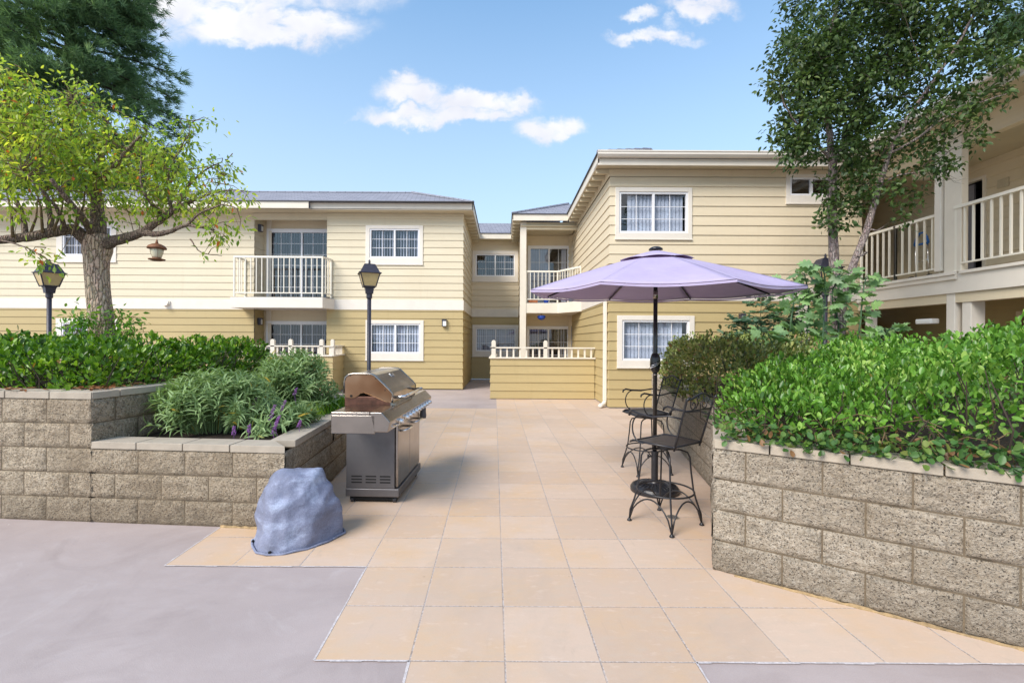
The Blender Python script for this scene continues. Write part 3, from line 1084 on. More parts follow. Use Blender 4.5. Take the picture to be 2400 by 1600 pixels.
mb.box(EX - .06, EX + .025, EY - .05, CY_ - .45, EVT + .002, EVT + .024)
mb.build('drip_edge', M['drip_edge'], rf)
mb = MB()
mb.tube([(EX + .0, EY - .03, EVT + .03), (EX - 2.3, RY, RZ + .02)], 0.05, 6)
mb.tube([(XL, RY, RZ + .01), (EX - 2.3, RY, RZ + .01)], 0.04, 6)
mb.build('hip_cap', M['shingles'], rf)
u_, z_ = UZ(fb, 1042, 757)
wall_light(lb, fb, u_, z_)
fin = Frame((xw, LY2), (0, 1))
for (px, py) in ((611, 531), (608.5, 752.5)):
    zz = UZ(fw, px, py)[1]
    wall_light(lb, fin, 0.22, zz, 0.2, 0.12)
u_, z_ = UZ(fw, 393, 712)
mb = MB()
fw.box(mb, u_ - .11, u_ + .11, z_ - .02, z_ + .08, .03, .07)
mb.hexa([fw.p(u_ - .08, z_ - .05, .16), fw.p(u_ + .08, z_ - .05, .16), fw.p(u_ + .08, z_ - .05, .03), fw.p(u_ - .08, z_ - .05, .03),
         fw.p(u_ - .07, z_ + .09, .07), fw.p(u_ + .07, z_ + .09, .07), fw.p(u_ + .07, z_ + .09, .03), fw.p(u_ - .07, z_ + .09, .03)])
mb.build('wall_vent', M['trim_white'], lb)
# solid walls behind the boards
mb = MB()
mb.box(XR - .14, XR - .001, LY + .02, CY_ + .1, 0.02, 5.6)
mb.box(xw - .12, xw - .001, LY2 + .02, LREC + .1, 0.02, 5.6)
mb.box(xl + .0, xl + .1, LY + .02, LREC + .1, 0.02, 5.6)
mb.build('wall', M['soffit_paint'], lb)
# base skirt
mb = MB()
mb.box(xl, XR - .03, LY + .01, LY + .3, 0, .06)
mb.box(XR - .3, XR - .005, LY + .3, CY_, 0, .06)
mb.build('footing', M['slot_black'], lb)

# ================================================================== CENTRE BUILDING
cb = thing('apartment_building', 'recessed centre building between the two wings with stacked corner balcony', 'building', (1.0, 17.0, 0))
fc = Frame((0, CY_), (1, 0))
XM = 0.60
MY = 15.2
wc_u = rect(fc, 1107.4, 588, 1214, 660); gc_u = rect(fc, 1115, 595.6, 1206.5, 648)
wc_l = rect(fc, 1107.4, 761, 1216, 835); gc_l = rect(fc, 1115.5, 768.8, 1208, 823)
up, lo = MB(), MB()
siding(up, fc, XR - .02, XM + .02, BANDT, 5.6, [inner(wc_u)])
siding(lo, fc, XR - .02, XM + .02, 0.03, BANDB, [inner(wc_l)])
fm = Frame((XM, CY_), (0, -1))       # faces -X
siding(up, fm, 0, CY_ - MY - .1, BANDT, 5.6)
siding(lo, fm, 0, CY_ - MY - .1, 0.03, BANDB)
MB_ = 16.45
fmb = Frame((0, MB_), (1, 0))
XS = 2.42                            # side wall of the right building
dm_u = rect(fmb, 1237, 576, 1336, 700); dm_u = (dm_u[0], dm_u[1], 2.82, dm_u[3])
dm_l = rect(fmb, 1234, 764, 1336, 900); dm_l = (dm_l[0], dm_l[1], 0.02, dm_l[3])
siding(up, fmb, XM, XS + .3, BANDT, 5.35, [inner(dm_u)])
siding(up, fmb, XM, XS + .3, 0.03, BANDB, [inner(dm_l)])
# angled right side of the recess
fan = Frame((XS - .12, MB_ - .0), (1.0, -1.6))
siding(up, fan, 0, 1.2, BANDT, 5.35)
siding(up, fan, 0, 1.2, 0.03, BANDB)
mb = MB()
mb.box(XM + .001, XM + .14, MY + .1, CY_ + .1, 0.02, 5.5)
mb.build('wall', M['soffit_paint'], cb)
mb = MB()
mb.box(XM + .14, XS + .4, MB_ + .9, MB_ + 1.0, 0.02, 5.5)
mb.build('wall', M['soffit_paint'], cb)
up.build('upper_siding', M['cream_siding'], cb)
lo.build('lower_siding', M['tan_siding'], cb)
window(cb, fc, wc_u, gc_u, blinds='open')
window(cb, fc, wc_l, gc_l, blinds='closed')
for dd, bl in ((dm_u, 'closed'), (dm_l, 'half')):
    w = 0.06
    window(cb, fmb, dd, (dd[0] + w, dd[1] - w, dd[2] + .03, dd[3] - w), name='sliding_door', cols=2, rows=4, blinds=bl, sill=False, trim='vinyl_white', open_from=(0.55, 0.8))
wn = (0.22, 0.85, 3.3, 4.9)
window(cb, fan, wn, (wn[0] + .06, wn[1] - .06, wn[2] + .06, wn[3] - .06), cols=1, rows=3, blinds=None)
wn = (0.22, 0.85, 0.05, 2.05)
mb = MB(); fan.box(mb, *wn, 0, 0.035)
mb.build('side_door', M['door_grey'], cb)
mb = MB()
fmb.box(mb, dm_u[1] + .03, dm_u[1] + .22, 0, 5.3, 0, .05)
mb.build('corner_board', M['trim_paint'], cb)
mb = MB()
fc.box(mb, XR + .03, XM, BANDB, BANDT, 0, .034)
fm.box(mb, 0, CY_ - MY - .1, BANDB + .003, BANDT - .003, 0, .034)
mb.build('band_course', M['trim_paint'], cb)
# post
p0, p1 = P(1218.5, 700, MY).x, P(1233, 700, MY).x
mb = MB()
mb.box(p0, p1, MY - .04, MY + .14, 0, 5.42)
mb.build('post', M['trim_paint'], cb, bevel=0.006)
# balcony slab
bend = P(1307, 700, MY).x
ywall = 14.15
mb = MB()
ring = [(p1 - .02, MY - .02), (bend, MY - .02), (XS - .01, ywall), (XS - .01, MB_), (XM + .01, MB_), (XM + .01, MY)]
mb.prism([(x, y, 2.44) for x, y in ring], (0, 0, .33))
bal = mb.build('balcony', M['trim_paint'], cb, bevel=.005)
rail_pts = [(p1 + .01, MY + .03), (bend, MY + .03), (XS - .05, ywall + .06)]
railing(cb, rail_pts, 2.78, 3.84, sp=0.128, bal=0.010)
mb = MB()
mb.box(XM + .05, XS, MY + .2, MB_ - .04, 2.772, 2.79)
mb.build('balcony_deck', M['grey_plastic'], bal)
# ceilings, eaves
mb = MB()
mb.box(XM - .05, XS + .4, MY - .1, MB_ + .05, 5.28, 5.31)
mb.box(XR, XM, CY_ - .42, CY_ + .1, SOF, SOF + .03)
mb.box(XM - .32, XM + .0, MY - .2, CY_ - .4, SOF + .002, SOF + .032)
rafters(mb, fm, 0.3, CY_ - MY, SOF - .09, SOF, 0.0, 0.30, 0.42)
mb.box(p0, XS + .3, MY - .03, MY + .1, 5.18, 5.42)
mb.build('soffit', M['soffit_paint'], cb)
EMX, EMY = 0.27, 14.95
mb = MB()
eave(mb, [(EX, CY_ - .45), (EMX, CY_ - .45)], EVT, .20)
eave(mb, [(EMX, CY_ - .45), (EMX, EMY)], EVT, .20)
eave(mb, [(EMX, EMY), (XS - .36, EMY)], EVT - .02, .20)
mb.build('fascia', M['trim_paint'], cb, bevel=.003)
mb = MB()
CR = CY_ - .45
mb.add([(EX - 2.5, CR, EVT + .01), (3.0, CR, EVT + .01), (3.0, CR + 2.0, EVT + .9), (EX - 2.5, CR + 2.0, EVT + .9)], [(0, 1, 2, 3)])
mb.add([(EMX - .02, EMY - .03, EVT - .01), (6, EMY - .03, EVT - .01), (6, EMY + 2.1, EVT + .93), (EMX + 2.1, EMY + 2.1, EVT + .93),
        (EMX - .02, CR + 2, EVT - .01), (EMX + 2.1, CR + 2, EVT + .93)], [(0, 1, 2, 3), (4, 0, 3, 5)])
rf = mb.build('roof', M['shingles'], cb)
mb = MB()
mb.box(EX, EMX, CR - .03, CR + .05, EVT + .001, EVT + .022)
mb.box(EMX - .025, EMX + .05, EMY - .03, CR, EVT - .004, EVT + .018)
mb.box(EMX - .02, XS - .36, EMY - .035, EMY + .04, EVT - .02, EVT + .002)
mb.build('drip_edge', M['drip_edge'], rf)
mb = MB()
mb.tube([(EMX, EMY, EVT + .01), (EMX + 2.1, EMY + 2.1, EVT + .95)], .05, 6)
mb.build('hip_cap', M['shingles'], rf)

# ================================================================== RIGHT BUILDING
rb = thing('apartment_building', 'tan and cream building on the right behind the purple umbrella with large windows', 'building', (5.3, 12.5, 0))
FY = 10.54
fq = Frame((0, FY), (1, 0))
XE = 8.16
wr_u = rect(fq, 1442, 440, 1620.5, 561); gr_u = rect(fq, 1451, 450, 1611.5, 547)
wr_l = rect(fq, 1446, 739, 1626, 861); gr_l = rect(fq, 1458, 750, 1614.5, 845)
wr_s = rect(fq, 1841, 409, 1966, 478); gr_s = rect(fq, 1850, 416, 1953, 459.5)
up, lo = MB(), MB()
siding(up, fq, XS, XE, BANDT, 5.6, [inner(wr_u), inner(wr_s)], m0=1)
siding(lo, fq, XS, XE, 0.03, BANDB, [inner(wr_l)], m0=1)
fqs = Frame((XS, MY + 1.3), (0, -1))      # side wall, faces -X
Ls = MY + 1.3 - FY
siding(up, fqs, 0, Ls, BANDT, 5.6, m1=1)
siding(lo, fqs, 0, Ls, 0.03, BANDB, m1=1)
up.build('upper_siding', M['cream_siding'], rb)
lo.build('lower_siding', M['tan_siding'], rb)
window(rb, fq, wr_u, gr_u, cols=2, rows=3, blinds='closed', bright=True, open_from=(0.0, .16))
window(rb, fq, wr_l, gr_l, cols=2, rows=3, blinds='closed', bright=True)
window(rb, fq, wr_s, gr_s, cols=1, rows=1, blinds=None)
mb = MB()
fq.box(mb, XS - .034, XE, BANDB, BANDT - .08, 0, .034)
fq.box(mb, XS - .05, XE, BANDT - .08, BANDT, 0, .05)
fqs.box(mb, 0, Ls, BANDB, BANDT, 0, .036)
mb.build('band_course', M['trim_white'], rb, bevel=.004)
mb = MB()
fq.box(mb, XS - .03, XE, SOF - .16, SOF, 0, .03)
fqs.box(mb, 0, Ls, SOF - .16, SOF, 0, .032)
mb.build('frieze', M['cream_siding'], rb)
GX, GY = 2.06, 10.15
mb = MB()
mb.box(GX, XE + .3, GY + .02, FY + .1, SOF + .012, SOF + .03)
mb.box(GX + .02, XS, FY, EMY, SOF + .01, SOF + .028)
rafters(mb, fqs, 1.7, Ls, SOF - .09, SOF, 0.0, .33, .42)
mb.build('soffit', M['soffit_paint'], rb)
mb = MB()
eave(mb, [(GX, EMY + .3), (GX, GY)], EVT, .20)
eave(mb, [(GX, GY), (XE - .4, GY)], EVT - .10, .14)
mb.build('fascia', M['trim_paint'], rb, bevel=.003)
# gutter
mb = MB()
prof = [(0, 0), (-.085, 0), (-.125, .045), (-.125, .085), (-.14, .10), (-.14, .125), (-.125, .125), (-.12, .1), (-.11, .05), (-.075, .012), (0, .012)]
ringg = [(GX - .03, GY - .005 + a, EVT - .09 + b) for a, b in prof]
mb.prism(ringg, (XE - .6 - GX + .03, 0, 0))
for x in np.arange(GX + .6, XE - .6, .8):
    mb.box(x - .01, x + .01, GY - .14, GY, EVT + .012, EVT + .02)
mb.build('gutter', M['trim_white'], rb)
mb = MB()
k = 1.5
mb.add([(GX - .03, GY - .03, EVT + .015), (XE + 2, GY - .03, EVT + .015), (XE + 2, GY + k, EVT + PITCH * k), (GX + k, GY + k, EVT + PITCH * k),
        (GX - .03, 20, EVT + .015), (GX + k, 20, EVT + PITCH * k)], [(0, 1, 2, 3), (4, 0, 3, 5)])
mb.add([(GX + k, GY + k, EVT + PITCH * k), (XE + 2, GY + k, EVT + PITCH * k), (XE + 2, 20, EVT + .3), (GX + k, 20, EVT + PITCH * k)], [(0, 1, 2, 3)])
rf = mb.build('roof', M['shingles'], rb)
mb = MB()
mb.box(GX - .035, GX + .03, GY - .03, EMY + .3, EVT + .001, EVT + .024)
mb.build('drip_edge', M['drip_edge'], rf)
mb = MB()
for i in range(6):
    t0 = i * .28
    mb.tube([(GX + t0, GY + t0, EVT + PITCH * t0 + .05), (GX + t0 + .3, GY + t0 + .3, EVT + PITCH * (t0 + .3) + .03)], .05, 6)
for i in range(16):
    x = GX + .1 + i * .3
    mb.box(x, x + .27, GY - .05, GY + .35, EVT + .03 + .012 * (i % 3), EVT + .045 + .012 * (i % 3))
mb.build('hip_cap', M['shingles'], rf)
# downspout
ds = MB()
xd, yd = XS - .06, FY + .18
ds.box(xd - .045, xd + .035, yd - .045, yd + .045, .16, BANDT + .02)
o = ds.build('downspout', M['trim_white'], rb, bevel=.012)
mb = MB()
mb.tube([(xd, yd, .2), (xd, yd, .13), (xd - .04, yd - .05, .08), (xd - .11, yd - .14, .055), (xd - .16, yd - .2, .05)], [.045, .047, .05, .048, .045], 10)
mb.build('downspout_elbow', M['trim_white'], o, smooth=True)
u_, z_ = UZ(fq, 1736, 746)
wall_light(rb, fq, u_, z_, .18, .10)
u_, z_ = UZ(fq, 1868, 762)
mb = MB(); fq.box(mb, u_ - .05, u_ + .25, .6, z_ + .45, 0, .05)
mb.build('door_trim', M['trim_white'], rb, bevel=.004)

# ================================================================== RIGHT WING (runs towards the viewer)
rw = thing('apartment_building', 'balcony access wing on the far right with white railings and a big square column', 'building', (9.0, 8.0, 0))
WX, BXX, YN = 8.1, 9.7, 2.0
ff = Frame((WX, FY), (0, -1))            # u runs from the inner corner towards the viewer; faces -X
fbk = Frame((BXX, 13.0), (0, -1))        # back wall of the gallery
up, lo = MB(), MB()
YB = lambda y: 13.0 - y
dz = (YB(9.95), YB(9.33), 2.80, 4.85)
siding(up, fbk, 0, YB(YN), 2.8, 5.2, [dz])
siding(lo, fbk, 0, YB(YN), 0.03, 2.4, [])
fe = Frame((XE, 12.6), (1, 0))
siding(up, fe, 0, BXX - XE, 2.8, 5.2)
siding(lo, fe, 0, BXX - XE, 0.03, 2.4)
fi = Frame((XE, FY), (0, 1))
siding(up, fi, 0, 2.1, 2.8, 5.2)
siding(lo, fi, 0, 2.1, .03, 2.4)
up.build('upper_siding', M['cream_siding'], rw)
lo.build('lower_siding', M['tan_siding'], rw)
# dark doorway with half-open grey door
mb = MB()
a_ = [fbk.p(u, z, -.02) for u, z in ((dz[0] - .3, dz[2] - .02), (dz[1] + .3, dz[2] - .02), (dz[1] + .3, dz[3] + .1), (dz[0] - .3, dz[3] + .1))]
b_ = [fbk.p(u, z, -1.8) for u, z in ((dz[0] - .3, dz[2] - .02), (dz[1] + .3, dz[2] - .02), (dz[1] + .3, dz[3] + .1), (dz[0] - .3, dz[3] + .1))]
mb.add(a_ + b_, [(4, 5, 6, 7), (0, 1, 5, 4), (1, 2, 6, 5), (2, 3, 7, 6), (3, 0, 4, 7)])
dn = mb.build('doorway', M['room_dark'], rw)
mb = MB()
fbk.box(mb, dz[0] + .01, dz[0] + .34, dz[2] + .01, dz[3] - .02, -.12, -.08)
mb.build('door', M['door_grey'], dn)
mb = MB()
fbk.box(mb, dz[0] - .06, dz[0], dz[2], dz[3] + .06, -.05, .04)
fbk.box(mb, dz[1], dz[1] + .06, dz[2], dz[3] + .06, -.05, .04)
fbk.box(mb, dz[0], dz[1], dz[3], dz[3] + .06, -.05, .042)
mb.build('door_frame', M['trim_paint'], dn)
# wall vents on the back wall
for (y0_, y1_, za, zb_) in ((9.05, 8.85, 4.55, 4.72), (8.55, 7.2, 4.62, 4.95)):
    mb = MB()
    a, b = YB(y0_), YB(y1_)
    fbk.box(mb, a, b, za, zb_, 0.02, .04)
    n = int((zb_ - za) / .03)
    for i in range(n):
        fbk.box(mb, a + .01, b - .01, za + .006 + i * .03, za + .02 + i * .03, .04, .052)
    mb.build('wall_vent', M['soffit_paint'], rw)
# slab with fascia
mb = MB()
mb.box(WX, BXX, YN, 12.6, 2.50, 2.77)
mb.build('gallery_floor', M['soffit_paint'], rw)
mb = MB()
ff.box(mb, 0, FY - YN, 2.42, 2.79, 0, .06)
ff.box(mb, 0.02, FY - 8.18, 2.66, 2.74, .06, .10)
ff.box(mb, 0.02, FY - 8.18, 2.74, 2.80, .06, .13)
ff.box(mb, FY - 8.12, FY - YN, 2.745, 2.80, .06, .10)
mb.build('gallery_fascia', M['trim_white'], rw, bevel=.005)
mb = MB()
ff.box(mb, 0, FY - YN, 2.25, 2.42, -.16, .02)
mb.build('gallery_beam', M['cream_siding'], rw)
# column, post and downspout
mb = MB()
mb.box(WX - .08, WX + .05, 8.10, 8.42, 2.79, 5.42)
mb.build('column', M['trim_paint'], rw, bevel=.012)
mb = MB()
mb.box(WX - .12, WX + .0, 8.44, 8.57, 2.84, 5.40)
mb.build('downspout', M['trim_white'], rw, bevel=.012)
mb = MB()
mb.box(WX - .03, WX + .22, 8.26, 8.42, 0, 2.43)
mb.box(WX + .0, WX + .25, 8.00, 8.16, 0, 2.26)
mb.build('post', M['trim_white'], rw, bevel=.01)
mb = MB()
mb.box(WX + .0, WX + .16, 10.20, 10.34, 0, 2.43)
mb.build('post', M['trim_white'], rw, bevel=.01)
railing(rw, [(WX - .0, FY - .08), (WX - .0, 9.55), (WX - .0, 8.56)], 2.78, 3.94, sp=0.158, rw=.06, bal=.014, bot=.12)
railing(rw, [(WX - .06, 8.20), (WX - .06, 6.0), (WX - .06, 4.0)], 2.80, 3.96, sp=0.15, rw=.07, bal=.014, bot=.12)
# ceiling, beam, eave and roof
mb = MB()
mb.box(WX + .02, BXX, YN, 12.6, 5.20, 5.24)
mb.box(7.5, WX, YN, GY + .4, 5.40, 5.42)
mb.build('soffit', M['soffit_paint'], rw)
mb = MB()
ff.box(mb, 0, FY - YN, 5.02, 5.42, -.14, 0.0)
mb.build('top_beam', M['cream_siding'], rw, bevel=.006)
fev = Frame((7.5, GY + .2), (0, -1))
mb = MB()
fev.box(mb, 0, GY + .2 - YN, EVT - .22, EVT, -.03, 0)
mb.build('fascia', M['trim_paint'], rw)
mb = MB()
fev.box(mb, 0, GY + .2 - YN, EVT - .08, EVT + .03, 0.005, .12)
mb.build('gutter', M['trim_white'], rw, bevel=.02)
mb = MB()
mb.add([(7.46, YN, EVT + .01), (7.46, GY + 1.5, EVT + .01), (12.5, GY + 1.5, EVT + .01 + 5.04 * .45), (12.5, YN, EVT + .01 + 5.04 * .45)], [(3, 2, 1, 0)])
mb.build('roof', M['shingles'], rw)
# emergency/ceiling lights
mb = MB()
fbk.box(mb, YB(9.6), YB(9.3), 1.98, 2.10, .02, .14)
a = P(2166, 753, 8.9)
mb = MB(); mb.box(a.x + 0, a.x + .16, 8.75, 9.1, a.z - .05, a.z + .05)
mb.build('wall_light', M['diffuser'], rw, bevel=.02)
a = P(2152, 460, 9.6)
mb = MB(); mb.box(a.x, a.x + .3, 9.45, 9.75, 4.95, 5.19)
mb.build('ceiling_light', M['trim_white'], rw, bevel=.02)
mb = MB()
fbk.box(mb, YB(8.6), YB(7.7), .03, 2.05, .03, .06)
d_ = mb.build('door', M['brown_door'], rw, bevel=.004)
mb = MB()
fbk.box(mb, YB(8.68), YB(8.6), .03, 2.13, .02, .07)
fbk.box(mb, YB(7.7), YB(7.62), .03, 2.13, .02, .07)
fbk.box(mb, YB(8.6), YB(7.7), 2.05, 2.13, .02, .068)
mb.build('frame', M['cream_siding'], d_)


# ================================================================== low sided patio walls
def patio_wall(label, pts, holes_posts, ztop=1.06):
    c = pts[0]
    t = thing('patio_wall', label, 'patio wall', (c[0], c[1], 0), group='low sided patio walls topped by short picket railings')
    sd, cp, rl = MB(), MB(), MB()
    for i, (a, b) in enumerate(zip(pts[:-1], pts[1:])):
        f = Frame(a, (b[0] - a[0], b[1] - a[1]))
        L = math.hypot(b[0] - a[0], b[1] - a[1])
        siding(sd, f, 0, L, 0.02, ztop, m0=1 if i > 0 else 0, m1=1 if i < len(pts) - 2 else 0)
        f.box(sd, 0.001, L - .001, 0.02, ztop, -.12, 0)
        f.box(cp, -.02, L + .02, ztop, ztop + .035 + .002 * i, -.14, .05)
        f.box(rl, -.02, L + .02, ztop + .265, ztop + .30 + .002 * i, -.09, .02)
    sd.build('siding', M['tan_siding'], t)
    cp.build('cap', M['trim_paint'], t, bevel=.004)
    rl.build('top_rail', M['trim_paint'], t, bevel=.004)
    for i, (a, b) in enumerate(zip(pts[:-1], pts[1:])):
        f = Frame(a, (b[0] - a[0], b[1] - a[1]))
        L = math.hypot(b[0] - a[0], b[1] - a[1])
        n = max(1, int(round(L / .165)))
        for k in range(n):
            u = (k + .5) * L / n
            m2 = MB()
            f.box(m2, u - .022, u + .022, ztop + .036, ztop + .265, -.055, -.015)
            m2.build('picket', M['trim_paint'], t)
    for (px, y, w) in holes_posts:
        x = P(px, 810, y).x
        m2 = MB()
        prof = [(-w, 0), (w, 0), (w, .40), (w * .7, .43), (w * .3, .445), (-w * .3, .445), (-w * .7, .43), (-w, .40)]
        m2.prism([(x + a_, y, ztop + .036 + b_) for a_, b_ in prof], (0, .09, 0))
        m2.build('post', M['trim_paint'], t, bevel=.006)
    return t


PY_ = 12.1
pw_x0 = P(1150, 900, PY_).x
patio_wall('low tan sided wall with picket top in front of the corner balcony at centre', [(pw_x0, 15.0), (pw_x0, PY_), (XS - .03, PY_)],
           [(1157, PY_ - .02, .055), (1278.7, PY_ - .02, .05)])
for nm in ():
    pass
pl_x0, pl_x1 = P(520, 900, 13.0).x, P(779, 900, 13.0).x
patio_wall('low tan sided wall with picket top below the railed balcony, behind the hedge', [(pl_x0 - 2.2, LY2), (pl_x0 - 2.0, 13.0), (pl_x1, 13.0), (P(805, 900, LY).x, LY - .02)],
           [(638, 12.98, .06), (680, 12.98, .055), (752.7, 12.98, .055), (778.5, 13.0, .05)])

# ================================================================== block retaining walls
BH = 0.205
BL = 0.41


def block_wall(mbf, mbm, a, b, courses, off=0.0, amp=0.020, nx=16, nz=9, seed=0):
    """split-face blocks from a to b (viewed with outside on the right hand of travel)"""
    f = Frame(a, (b[0] - a[0], b[1] - a[1]))
    L = math.hypot(b[0] - a[0], b[1] - a[1])
    f.box(mbm, .03, L - .03, 0, courses * BH - .002, -.19, -.004)
    for k in range(courses):
        s0 = off + (0 if k % 2 == 0 else BL / 2)
        j = [0.0]
        u = -BL + s0 % BL
        while u < L:
            if u > 0.07 and u < L - 0.07:
                j.append(u)
            u += BL
        j.append(L)
        for i in range(len(j) - 1):
            g = 0.0045
            u0, u1 = j[i] + (g if i > 0 else -.012), j[i + 1] - (g if i < len(j) - 2 else -.012)
            z0, z1 = k * BH + g, (k + 1) * BH - g
            base = len(mbf.v)
            n = max(4, int(nx * (u1 - u0) / BL))
            sx = random.uniform(-50, 50)
            tilt = random.uniform(-.006, .006)
            for iz in range(nz + 1):
                for iu in range(n + 1):
                    fu, fz = iu / n, iz / nz
                    uu, zz = u0 + (u1 - u0) * fu, z0 + (z1 - z0) * fz
                    edge = min(min(fu, 1 - fu) * (u1 - u0), min(fz, 1 - fz) * (z1 - z0))
                    e = min(1.0, edge / 0.02)
                    if (i == 0 and fu < .3) or (i == len(j) - 2 and fu > .7):
                        e = min(1.0, min(fz, 1 - fz) * (z1 - z0) / .02)
                    p = Vector((uu * 6 + sx, zz * 6, seed))
                    h = mnoise.noise(p * .8) * 0.5 + mnoise.noise(p * 2.6) * .5 + mnoise.noise(p * 6) * .34
                    out = -.003 + (0.008 + amp * (.35 + h) + tilt * (fu - .5) * 2) * (e ** .6)
                    mbf.v.append(tuple(f.p(uu, zz, out)))
            for iz in range(nz):
                for iu in range(n):
                    q = base + iz * (n + 1) + iu
                    mbf.f.append((q, q + 1, q + n + 2, q + n + 1))


def corner_fill(mb, c, courses, start=0):
    for k in range(start, courses):
        n = 9
        pts = [(c.x + random.uniform(-.003, .003), c.y + random.uniform(-.003, .003), k * BH + .004 + (BH - .008) * i / (n - 1)) for i in range(n)]
        mb.tube(pts, [.026 if i in (0, n - 1) else .031 + random.uniform(-.004, .004) for i in range(n)], 14)


def cap_run(mb, a, b, z, over=.012, depth=.205, h=.058, L0=.0, ln=.405, e0=0.0, e1=0.0, dz=0.0):
    f = Frame(a, (b[0] - a[0], b[1] - a[1]))
    L = math.hypot(b[0] - a[0], b[1] - a[1])
    u = -L0
    first = True
    while u < L:
        u1 = min(u + ln, L)
        if L - u1 < .24:
            u1 = L
        x0, x1 = max(u, 0), u1
        if x1 - x0 > .03:
            j = random.uniform(-.002, .002)
            s0 = e0 if x0 <= 1e-6 else 0
            s1 = e1 if x1 >= L - 1e-6 else 0
            g0 = .004 if s0 == 0 else 0
            g1 = .004 if s1 == 0 else 0
            o1, o0 = over + j, -depth
            zz = z + j + dz
            # mitre: outer edge pushed by e0/e1 * width
            a0, a1 = x0 - s0 * over + g0, x1 + s1 * over - g1
            b0, b1 = x0 + s0 * depth + g0, x1 - s1 * depth - g1
            if b1 > b0:
                mb.hexa([f.p(a0, zz, o1), f.p(a1, zz, o1), f.p(b1, zz, o0), f.p(b0, zz, o0),
                         f.p(a0, zz + h, o1), f.p(a1, zz + h, o1), f.p(b1, zz + h, o0), f.p(b0, zz + h, o0)])
        u = u1


def sealant(mb, a, b, w=.03):
    f = Frame(a, (b[0] - a[0], b[1] - a[1]))
    L = math.hypot(b[0] - a[0], b[1] - a[1])
    n = int(L / .04)
    pts = []
    for i in range(n + 1):
        u = L * i / n
        pts.append(f.p(u, .004, .012 + random.uniform(-.004, .006)))
    mb.tube(pts, [.012 + random.uniform(-.004, .006) for _ in pts], 5)


# ---- left planters -------------------------------------------------
pA = (-7.6, 4.16)                       # front plane, left end (outside the frame)
gA, gB = G(0, 1215), G(510, 1234)
dirx = Vector((gB.x - gA.x, gB.y - gA.y)).normalized()
LC = Vector((gA.x, gA.y)) + dirx * ((-1.765 - gA.x) / dirx.x)       # lower planter front-right corner
UC = Vector((gA.x, gA.y)) + dirx * ((-3.43 - gA.x) / dirx.x)        # upper planter corner
LFT = Vector((gA.x, gA.y)) - dirx * 3.0
U1 = Vector((-3.31, 4.5)); U2 = Vector((-3.08, 5.9)); U3 = Vector((-2.98, 7.0))
t = thing('retaining_wall', 'tall grey split block wall at the left holding up the clipped hedge', 'retaining wall', (UC.x, UC.y, 0))
mf, mm = MB(), MB()
block_wall(mf, mm, LFT, UC, 5, off=(UC - LFT).length % BL, seed=1)
block_wall(mf, mm, UC, U1, 5, off=.2, seed=2)
block_wall(mf, mm, U1, U2, 5, off=.1, nx=12, nz=6, seed=3)
block_wall(mf, mm, U2, U3, 5, off=.1, nx=8, nz=5, seed=4)
corner_fill(mf, UC + Vector((-.022, .022)), 5, 2)
mf.build('block_face', M['split_block'], t, smooth=True)
mm.build('mortar', M['mortar'], t)
mb = MB()
cap_run(mb, LFT, UC, 5 * BH, L0=.19, e1=.35)
cap_run(mb, UC, U1, 5 * BH, L0=.1, e0=.35, ln=.33)
cap_run(mb, U1, U2, 5 * BH, L0=.0)
cap_run(mb, U2, U3, 5 * BH, L0=.0)
mb.build('cap', M['cap_block'], t, bevel=.004)

LR1 = Vector((-1.86, 5.05)); LR2 = Vector((-1.98, 6.45))
t = thing('retaining_wall', 'low grey split block planter wall with pale caps in front of the sage plants', 'retaining wall', (LC.x, LC.y, 0))
mf, mm = MB(), MB()
block_wall(mf, mm, UC + dirx * .002, LC, 3, off=.0, seed=5)
block_wall(mf, mm, LC, LR1, 3, off=.2, seed=6)
block_wall(mf, mm, LR1, LR2, 3, off=.1, seed=7)
corner_fill(mf, LC + Vector((-.020, .022)), 3)
mf.build('block_face', M['split_block'], t, smooth=True)
mm.build('mortar', M['mortar'], t)
mb = MB()
cap_run(mb, UC, LC, 3 * BH, L0=.0, e1=1.0)
cap_run(mb, LC, LR1, 3 * BH, L0=.2, e0=1.0)
cap_run(mb, LR1, LR2, 3 * BH, L0=.1)
cap_run(mb, LR2 + Vector((-.0, .0)), Vector((U2.x + .1, 6.5)), 3 * BH, over=.01, L0=.1, dz=.002)
mb.build('cap', M['cap_block'], t, bevel=.004)
mb = MB()
sealant(mb, Vector((tx(-5, 3.8), 3.77)), LC)
mb.build('joint_sealant', M['sealant'], t, smooth=True)

# soil beds
mb = MB()


def soil(name, ring, z, m='soil'):
    mb = MB()
    from mathutils.geometry import tessellate_polygon
    vs = [Vector((x, y, z)) for x, y in ring]
    mb.add(vs, [tuple(range(len(vs)))])
    o = mb.build(name, M[m])
    return struct(o)


soil('upper_bed_soil', [(LFT.x, LFT.y + .15), (UC.x - .1, UC.y + .15), (U1.x - .15, U1.y), (U2.x - .15, U2.y), (U3.x - .15, 7.0), (LFT.x, 7.6)], 5 * BH + .03)
soil('lower_bed_soil', [(UC.x + .05, UC.y + .15), (LC.x - .12, LC.y + .15), (LR1.x - .12, LR1.y), (LR2.x - .12, LR2.y), (U2.x + .02, 6.45), (U2.x + .02, U2.y), (U1.x + .02, U1.y)], 3 * BH + .02)

